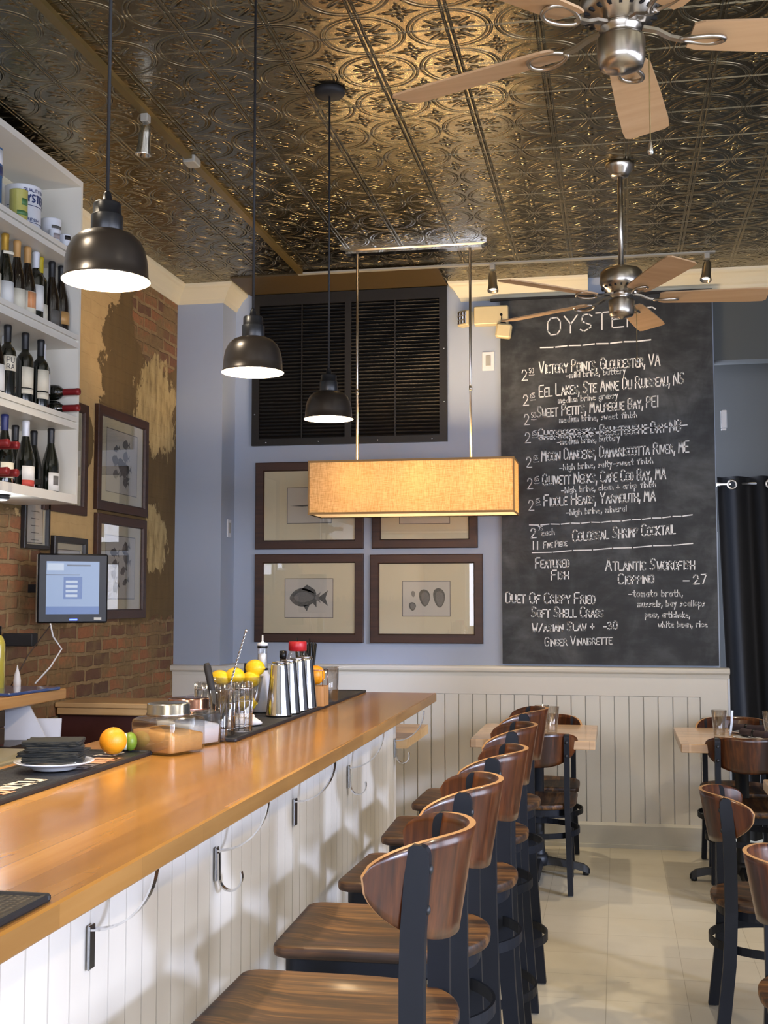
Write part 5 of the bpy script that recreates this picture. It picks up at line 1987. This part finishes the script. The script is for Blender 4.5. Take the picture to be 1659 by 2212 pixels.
GG = 'cut mixing glasses on the far mat'
tall_glass((-1.262, 3.79, MT), .034, .036, .165, 'cut mixing glass nearest the camera on the far bar mat, holding the twisted spoon', GG, rings=4)
tall_glass((-1.235, 3.90, MT), .033, .035, .165, 'cut mixing glass on the right of the cluster at the mat edge', GG, rings=4)
tall_glass((-1.350, 3.86, MT), .034, .036, .165, 'cut mixing glass at the left back of the cluster behind the sugar jar', GG, rings=4)
tall_glass((-1.246, 3.70, BT), .024, .033, .165, 'thin tall glass beside the sugar jars, holding a black muddler', 'bar glasses', 'bar_glass')
md = thing('muddler', (-1.246, 3.70, BT + .012), 'black muddler leaning in the tall glass behind the sugar jars', 'muddler')
dv = Vector((-.062, .02, .235))
MB().tube([Vector((.010, -.002, 0)) + dv * f for f in (0, .02, .3, .6, .96, 1.0)], [.008, .011, .011, .0115, .012, .008], 16).build('handle', M['blackm'], md)
sp = thing('bar_spoon', (-1.262, 3.79, MT + .012), 'long twisted steel bar spoon leaning in the mixing glass', 'spoon')
p0, p1 = Vector((-.022, -.008, .004)), Vector((.064, .03, .325))
tw = MB()
n = 90
ax = (p1 - p0).normalized()
ux_ = ax.cross(Vector((0, 1, 0))).normalized()
vx_ = ax.cross(ux_)
for ph in (0, PI):
    tw.tube([p0 + (p1 - p0) * (k / n) + (ux_ * math.cos(k * .9 + ph) + vx_ * math.sin(k * .9 + ph)) * .0022 for k in range(n + 1)], .0019, 6)
tw.build('twisted_shaft', M['steel'], sp)
MB().ball(tuple(p1), .0055, 14, 8).build('end_knob', M['chrome'], sp)

# bowl of lemons behind the glasses
lb = thing('fruit_bowl', (-1.415, 4.40, MT), 'clear bowl holding the lemons, behind the mixing glasses', 'bowl')
MB().lathe([(0, .003), (.04, 0), (.05, .004), (.085, .06), (.10, .15), (.0975, .15), (.082, .06), (.048, .009), (0, .008)], 40).build('bowl_body', M['acrylic'], lb)
GLm = 'lemons in the bowl'
fruit('lemon', (-1.455, 4.37, MT + 0.045), .031, 'lemon', 'lemon low in the bowl behind the mixing glasses', (1.2, 1, 1), 1, 0, GLm)
fruit('lemon', (-1.380, 4.41, MT + 0.047), .031, 'lemon', 'lemon at the bottom of the bowl under the two right-hand ones', (1.2, 1, 1), 1, .5, GLm)
fruit('lemon', (-1.470, 4.36, MT + 0.143), .032, 'lemon', 'leftmost lemon at the top of the bowl, pale end to the left', (1.25, 1, 1), 1, PI - .2, GLm)
fruit('lemon', (-1.415, 4.375, MT + 0.151), .033, 'lemon', 'deep yellow lemon crossed by the twisted spoon', (1.15, 1, 1), 1, PI + .3, GLm)
fruit('lemon', (-1.375, 4.45, MT + 0.136), .031, 'lemon', 'lemon on the right of the bowl, under the topmost one', (1.2, 1, 1), 1, PI, GLm)
fruit('lemon', (-1.365, 4.47, MT + 0.178), .032, 'lemon', 'topmost lemon on the right of the bowl', (1.25, 1, 1), 1, -.3, GLm)

# steel cups with black bar tools
GC = 'steel cups of bar tools'
cup0 = []
for (x, y, tx) in ((-1.475, 4.62, 'steel cup of black-handled bar tools, left one'), (-1.415, 4.66, 'steel cup of black-handled bar tools, right one beside the bitters bottle')):
    t = thing('tool_cup', (x, y, MT), tx, 'cup', 0, GC)
    MB().lathe([(0, 0), (.030, 0), (.032, .003), (.034, .14), (.0355, .143), (.034, .146), (.032, .143), (.030, .006), (0, .006)], 32).build('cup_body', M['chrome'], t)
for (x, y, lx, ly, h_, w_, tx) in ((-1.483, 4.61, -.004, 0, .165, .012, 'left black bar tool handle in the steel cups'), (-1.463, 4.63, .006, .01, .18, .008, 'second black bar tool handle in the steel cups'),
                                  (-1.424, 4.655, -.004, .006, .172, .007, 'third black bar tool handle in the steel cups'), (-1.404, 4.665, .006, .004, .188, .012, 'tallest black bar tool handle, nearest the bitters bottle')):
    t = thing('bar_tool', (x, y, MT + .007), tx, 'bar tool', 0, 'black bar tools in the cups')
    MB().tube([(0, 0, 0), (lx * .6, ly * .6, h_ * .6), (lx, ly, h_)], 0, flat=(w_, .006)).build('handle', M['black'], t)

# pourer bottle, bitters bottle, red-capped bottle
t = thing('pourer_bottle', (-1.375, 4.60, MT), 'white juice pourer bottle with a clear neck and thin spout, behind the shakers', 'bottle')
MB().lathe([(0, 0), (.036, 0), (.038, .004), (.038, .12), (.034, .14), (.024, .155), (.021, .165), (0, .165)], 32).build('bottle_body', M['whitep'], t)
MB().lathe([(.021, .160), (.0225, .163), (.0225, .168), (.021, .17)], 24).build('neck_band', M['black'], t)
MB().lathe([(.0205, .168), (.0195, .18), (.0185, .245), (.019, .25), (0, .25)], 24).build('neck', M['tumbler'], t)
MB().lathe([(0, .168), (.0165, .168), (.0165, .225), (0, .23)], 20).build('neck_contents', M['labelw'], t)
MB().lathe([(.0195, .248), (.0205, .25), (.0205, .257), (.0195, .26)], 20).build('cap_band', M['black'], t)
MB().lathe([(0, .258), (.021, .258), (.021, .267), (.006, .272), (.0035, .276), (.003, .30), (0, .30)], 20).build('spout', M['whitep'], t)
t = thing('dark_bottle', (-1.375, 4.90, MT), 'dark bottle with a black cap just left of the red-capped one', 'bottle')
MB().lathe([(0, 0), (.03, 0), (.032, .004), (.032, .14), (.02, .17), (.013, .18), (.013, .205), (0, .205)], 28).build('bottle_body', M['bottle2'], t)
label_patch(MB(), .0326, .04, .12, R(-140), R(60)).build('bottle_label', M['label'], t)
MB().lathe([(.0135, .195), (.015, .197), (.015, .225), (0, .227)], 20).build('cap', M['black'], t)
t = thing('red_cap_bottle', (-1.335, 4.985, MT), 'clear plastic bottle with a wide red cap behind the shakers', 'bottle')
MB().lathe([(0, 0), (.05, 0), (.054, .006), (.054, .15), (.05, .18), (.04, .208), (.034, .218), (.034, .235), (0, .235)], 36).build('bottle_body', M['clear'], t)
MB().lathe([(0, .004), (.048, .004), (.05, .01), (.05, .10), (0, .10)], 30).build('contents', M['salt'], t)
MB().lathe([(.036, .222), (.0385, .224), (.0385, .258), (.036, .262), (0, .262)], 36).build('cap', M['redcap'], t)

# shakers: steel tins standing mouth down
GSh = 'steel shaker tins along the mat edge'
for k, (x, y, h_, tx) in enumerate(((-1.268, 4.465, .200, 'steel shaker tin nearest the camera, mouth down, first of the row'), (-1.262, 4.575, .202, 'second steel shaker tin from the camera in the row on the mat'),
                                   (-1.257, 4.685, .204, 'third steel shaker tin from the camera in the row on the mat'), (-1.252, 4.795, .205, 'last steel shaker tin of the row, against the wooden box'))):
    t = thing('shaker_tin', (x, y, MT), tx, 'shaker', 0, GSh)
    MB().lathe([(.049, 0), (.0505, .0), (.0508, .003), (.0485, .01), (.0315, h_ - .012), (.0295, h_ - .004), (.026, h_ - .001), (0, h_ - .001)], 44).build('tin_body', M['chrome'], t)
    MB().lathe([(.0265, h_ - .001), (.0285, h_ + .001), (.0285, h_ + .003), (.0255, h_ + .003), (.0245, h_), (0, h_)], 36).build('base_ring', M['steel'], t)

bxo = thing('wooden_box', (-1.238, 4.915, MT), 'small open oak box holding an orange, at the end of the shakers', 'box')
b_ = MB()
b_.box(-.045, .045, -.045, .045, 0, .008)
for (a, b, c, d) in ((-.045, .045, -.045, -.037), (-.045, .045, .037, .045), (-.045, -.037, -.037, .037), (.037, .045, -.037, .037)):
    b_.box(a, b, c, d, .008, .082)
b_.build('box_body', M['boxwood'], bxo)
w_ = MB()
for (a, c) in ((-.04, -.04), (.04, -.04), (.04, .04), (-.04, .04)):
    w_.tube([(a, c, .08), (a, c, .148)], .0018, 6)
w_.tube([(-.04, -.04, .148), (.04, -.04, .148), (.04, .04, .148), (-.04, .04, .148)], .0018, 6, closed=True)
w_.build('wire_rail', M['copper'], bxo)
fruit('orange', (-1.238, 4.915, MT + .126), .0395, 'orange', 'orange perched in the oak box at the end of the shakers', rot=1.2)
t = thing('plastic_pitcher', (-1.245, 5.12, MT), 'clear round plastic container behind the oak box', 'container')
MB().lathe([(0, 0), (.05, 0), (.054, .003), (.058, .15), (.0565, .15), (.052, .006), (0, .006)], 36).build('body', M['acrylic'], t)
hd_ = MB()
hd_.tube([(.054, 0, .145), (.08, .005, .15), (.11, .01, .152)], 0, flat=(.014, .004), up=(0, 1, 0))
hd_.build('handle', M['trackw'], t)
t = thing('straw_caddy', (-1.345, 5.16, MT), 'black caddy full of black straws behind the shakers', 'straw caddy')
MB().lathe([(0, 0), (.046, 0), (.048, .003), (.05, .12), (.048, .12), (.045, .006), (0, .006)], 28).build('cup', M['plum'], t)
sw = random.Random(3)
for k in range(34):
    a, rr = sw.uniform(0, 2 * PI), .034 * math.sqrt(sw.random())
    x0, y0 = rr * math.cos(a), rr * math.sin(a)
    s_ = thing('drinking_straw', (-1.345 + x0 * .8, 5.16 + y0 * .8, MT + .007), 'black drinking straw in the caddy behind the shakers', 'straw', 0, 'black straws in the caddy')
    MB().tube([(0, 0, 0), (x0 * .7, y0 * .7, .24 + sw.uniform(-.004, .006) + (.02 if k in (3, 9) else 0))], .003, 6).build('tube', M['black'], s_)

tw_ = thing('towel', (-1.30, 4.10, MT), 'crumpled white towel on the far bar mat beside the glasses', 'towel')
mb = MB()
rn = random.Random(5)
rings = []
for k in range(9):
    f_ = k / 8
    rr = math.cos(f_ * PI / 2) ** .6
    rings.append([((.055 * rr * (1 + .18 * math.sin(3 * a + k) + .1 * math.sin(7 * a))) * math.cos(a), (.10 * rr * (1 + .12 * math.sin(4 * a + 1) + .1 * math.sin(5 * a + k * .5))) * math.sin(a), .036 * math.sin(f_ * PI / 2) + .004 * math.sin(5 * a + 2 * k) * f_ + .001) for a in [2 * PI * i / 40 for i in range(40)]])
mb.loft(rings, 0, True, True)
mb.build('cloth', M['cloth'], tw_)

# ------------------------------------------------------------------ behind the bar
lg_ = thing('flap_counter', (-2.52, 5.92, 0), 'pale oak flap counter crossing in front of the brick wall', 'counter')
MB().rbox(-.295, .31, -.17, .17, .975, 1.0, .004).rbox(-.285, .30, -.165, .17, .94, .973, .003).build('worktop', M['ledge'], lg_)
MB().box(-.285, .30, -.13, .15, 0, .94).build('front_panel', M['maroon'], lg_)
wl = thing('white_counter', (-1.92, 5.95, 0), 'white painted counter between the oak flap and the far end of the bar', 'counter')
MB().rbox(-.27, .27, -.2, .2, .965, 1.03, .006).build('worktop', M['whitep'], wl)
MB().box(-.25, .27, -.16, .18, 0, .965).build('front_panel', M['maroon'], wl)

bc = thing('service_counter', (-2.6, 3.9, 0), 'oak service counter under the wine shelf at the left edge', 'counter')
MB().rbox(-.21, .2, -1.9, 1.115, 1.083, 1.13, .004).build('worktop', M['ctop'], bc)
MB().box(-.2, .17, -1.9, .62, .935, 1.083).build('apron', M['maroon'], bc)
dw = MB()
for (z0, z1) in ((.945, 1.01), (1.014, 1.08)):
    dw.rbox(.17, .185, .0, .60, z0, z1, .003)
dd_ = dw.build('drawer', M['drawer'], bc)
MB().tube([(.185, .26, .98), (.205, .27, .98), (.205, .45, .98), (.185, .46, .98)], .005, 8).build('drawer_handle', M['steel'], dd_)
lc = thing('base_cabinet', (-2.52, 3.4, 0), 'beige base cabinet below the service counter at the left edge', 'cabinet')
MB().box(-.28, .25, -1.4, 1.08, 0, .93).build('body', M['cabinet'], lc)
MB().rbox(.25, .27, .2, 1.06, .08, .915, .004).build('door', M['cabinet'], lc)
for (x, y, z, rx, hh2, tx) in ((-2.45, 4.72, .935, 8, .14, 'tall white board leaning under the end of the service counter'), (-2.43, 4.80, .935, 20, .08, 'short white card in front of the leaning white board')):
    t = thing('paper_stack', (x, y, z), tx, 'paper', R(12), 'white paper under the service counter')
    m_ = MB()
    m_.loft([[(-.11, 0, 0), (.10, 0, 0), (.10, .012, 0), (-.11, .012, 0)], [(-.11, .015, hh2), (.02 if hh2 > .1 else .1, .015, hh2), (.02 if hh2 > .1 else .1, .027, hh2), (-.11, .027, hh2)]], 0, False, True)
    m_.build('sheets', M['paper'], t)
t = thing('support_box', (-2.52, 4.70, 0), 'dark cabinet end standing under the service counter', 'cabinet')
MB().box(-.15, .13, -.2, .16, 0, .934).build('body', M['drawer'], t)
t = thing('menu_folder', (-2.55, 4.74, 1.131), 'glossy dark blue folder lying on the service counter', 'folder', R(-4))
m_ = MB()
m_.rbox(-.15, .15, -.2, .2, 0, .012, .003)
m_.build('cover', M['tablet'], t)
t = thing('squeeze_bottle', (-2.63, 5.0, 1.131), 'white pointed squeeze bottle at the end of the service counter', 'bottle')
MB().lathe([(0, 0), (.014, 0), (.016, .004), (.017, .03), (.012, .06), (.004, .085), (.002, .10), (0, .10)], 20).build('bottle_body', M['whitep'], t)
t = thing('oil_bottle', (-2.62, 4.80, 1.131), 'tall yellow oil bottle with a dark cap, cut by the left edge', 'bottle')
MB().lathe([(0, 0), (.03, 0), (.033, .004), (.033, .20), (.025, .225), (.014, .24), (.013, .27), (0, .27)], 28).build('bottle_body', M['oil'], t)
MB().lathe([(.014, .235), (.016, .238), (.016, .275), (0, .277)], 20).build('cap', M['black'], t)

# monitor on a wall arm
mo = thing('monitor', (-2.55, 5.37, 1.575), 'square black order monitor with a blue screen on the brick wall', 'monitor', R(35))
MB().rbox(-.165, .165, -.022, .022, -.165, .165, .008).build('bezel', M['black'], mo)
MB().box(-.166, -.1655, -.02, .02, -.16, .16).build('side_strip', M['trackw'], mo)
scx = MB()
scx.box(-.125, .122, -.0235, -.0222, -.122, .128)
so = scx.build('screen', M['screen'], mo)


def srect(nm, x0, x1, z0, z1, m, o=.0245):
    MB().box(x0, x1, -o, -o + .0008, z0, z1).build(nm, M[m], so)


srect('task_bar', -.125, .122, -.122, -.086, 'screenb')
srect('window_tab', -.122, -.045, .085, .118, 'screenw')
srect('menu_block', -.045, .042, -.05, .055, 'screenb')
for k in range(4):
    srect('menu_line', -.035, .02, .025 - k * .022, .037 - k * .022, 'screenw', .0252)
srect('toolbar_text', -.03, .08, .105, .113, 'screend')
srect('heading_line', -.125, .03, .062, .066, 'screend')
MB().box(-.015, .022, -.0235, -.022, -.152, -.145).build('power_light', M['led'], mo)
MB().box(.10, .135, -.0235, -.022, -.15, -.138).build('badge', M['trackw'], mo)
ar = MB()
ar.box(-.05, .05, .022, .05, -.05, .05)
ar.tube([(0, .045, 0), (-.12, .10, 0), (-.17, .20, 0)], 0, flat=(.04, .02))
ar.build('wall_arm', M['blackm'], mo)
t = thing('speaker_box', (-2.70, 5.22, 1.335), 'small black box mounted on the brick just below the monitor', 'box')
MB().rbox(-.11, .04, -.03, .03, -.03, .03, .004).build('case', M['blackm'], t)
cb_ = thing('monitor_cable', (-2.62, 5.25, 1.13), 'white cable hanging from the monitor to the counter', 'cable')
MB().tube([(.02, .0, .28), (.025, .02, .22), (.05, .06, .16), (.03, -.01, .08), (.0, -.10, .008)], .004, 8).build('cable', M['wire'], cb_)
cb2 = thing('dark_cable', (-2.66, 5.0, 1.131), 'thin dark cable slanting from the monitor down to the counter', 'cable')
MB().tube([(.06, .25, .27), (.02, .12, .14), (0, 0, .004)], .003, 6).build('cable', M['wired'], cb2)

# ------------------------------------------------------------------ on the dining tables
TT = .78


def tumbler(x, y, tx):
    t = tall_glass((x, y, TT), .029, .041, .145, tx, 'water glasses on the dining tables', 'water_glass', t_base=.012)
    return t


tumbler(-.365, 6.86, 'right-hand water glass on the left table, beside the last bar stool')
tumbler(-.425, 6.93, 'left-hand water glass on the left table, half behind the last bar stool')
tumbler(.535, 6.80, 'left-hand water glass on the table by the black curtain')
tumbler(.80, 6.78, 'right-hand water glass on the table by the curtain, at the photo edge')
for (x, y, z, r_, tx) in ((.70, 6.72, TT, .10, 'white plate on the table by the curtain, near the camera side'), (.70, 7.02, TT, .10, 'white plate on the table by the curtain, near the wall side')):
    t = thing('dinner_plate', (x, y, z), tx, 'plate', 0, 'white plates on the curtain-side table')
    MB().lathe([(0, .003), (.05, .003), (.055, 0), (.062, .003), (r_, .014), (r_, .016), (.06, .0065), (0, .0065)], 40).build('plate_body', M['china'], t)


def roll(x, y, z, a, tx):
    t = thing('napkin_roll', (x, y, z), tx, 'napkin', a, 'dark napkin rolls on the plates')
    m_ = MB()
    m_.lathe([(0, -.10), (.018, -.10), (.021, -.09), (.017, -.05), (.0195, 0), (.018, .05), (.022, .09), (.019, .10), (0, .10)], 20, 0, True, 'y', (0, 0, .02))
    m_.build('cloth', M['plum'], t)
    MB().lathe([(.0195, -.008), (.021, -.006), (.021, .006), (.0195, .008)], 20, 0, True, 'y', (0, 0, .02)).build('paper_band', M['black'], t)


roll(.71, 6.72, TT + .012, R(35), 'dark napkin roll on the nearer plate of the table by the curtain')
roll(.70, 7.02, TT + .012, R(60), 'dark napkin roll on the farther plate of the table by the curtain')
t = thing('table_knife', (.585, 6.85, TT), 'steel knife leaning against the left-hand glass by the curtain', 'knife')
m_ = MB()
m_.tube([(.01, 0, .004), (.02, 0, .07), (.024, 0, .14)], 0, flat=(.012, .003))
m_.build('blade', M['steel'], t)
t = thing('steel_coaster', (.625, 6.66, TT), 'small shiny steel dish between the glass and the plate by the curtain', 'dish')
MB().lathe([(0, .002), (.03, .002), (.034, 0), (.04, .012), (.038, .012), (.032, .005), (0, .005)], 28).build('dish_body', M['chrome'], t)
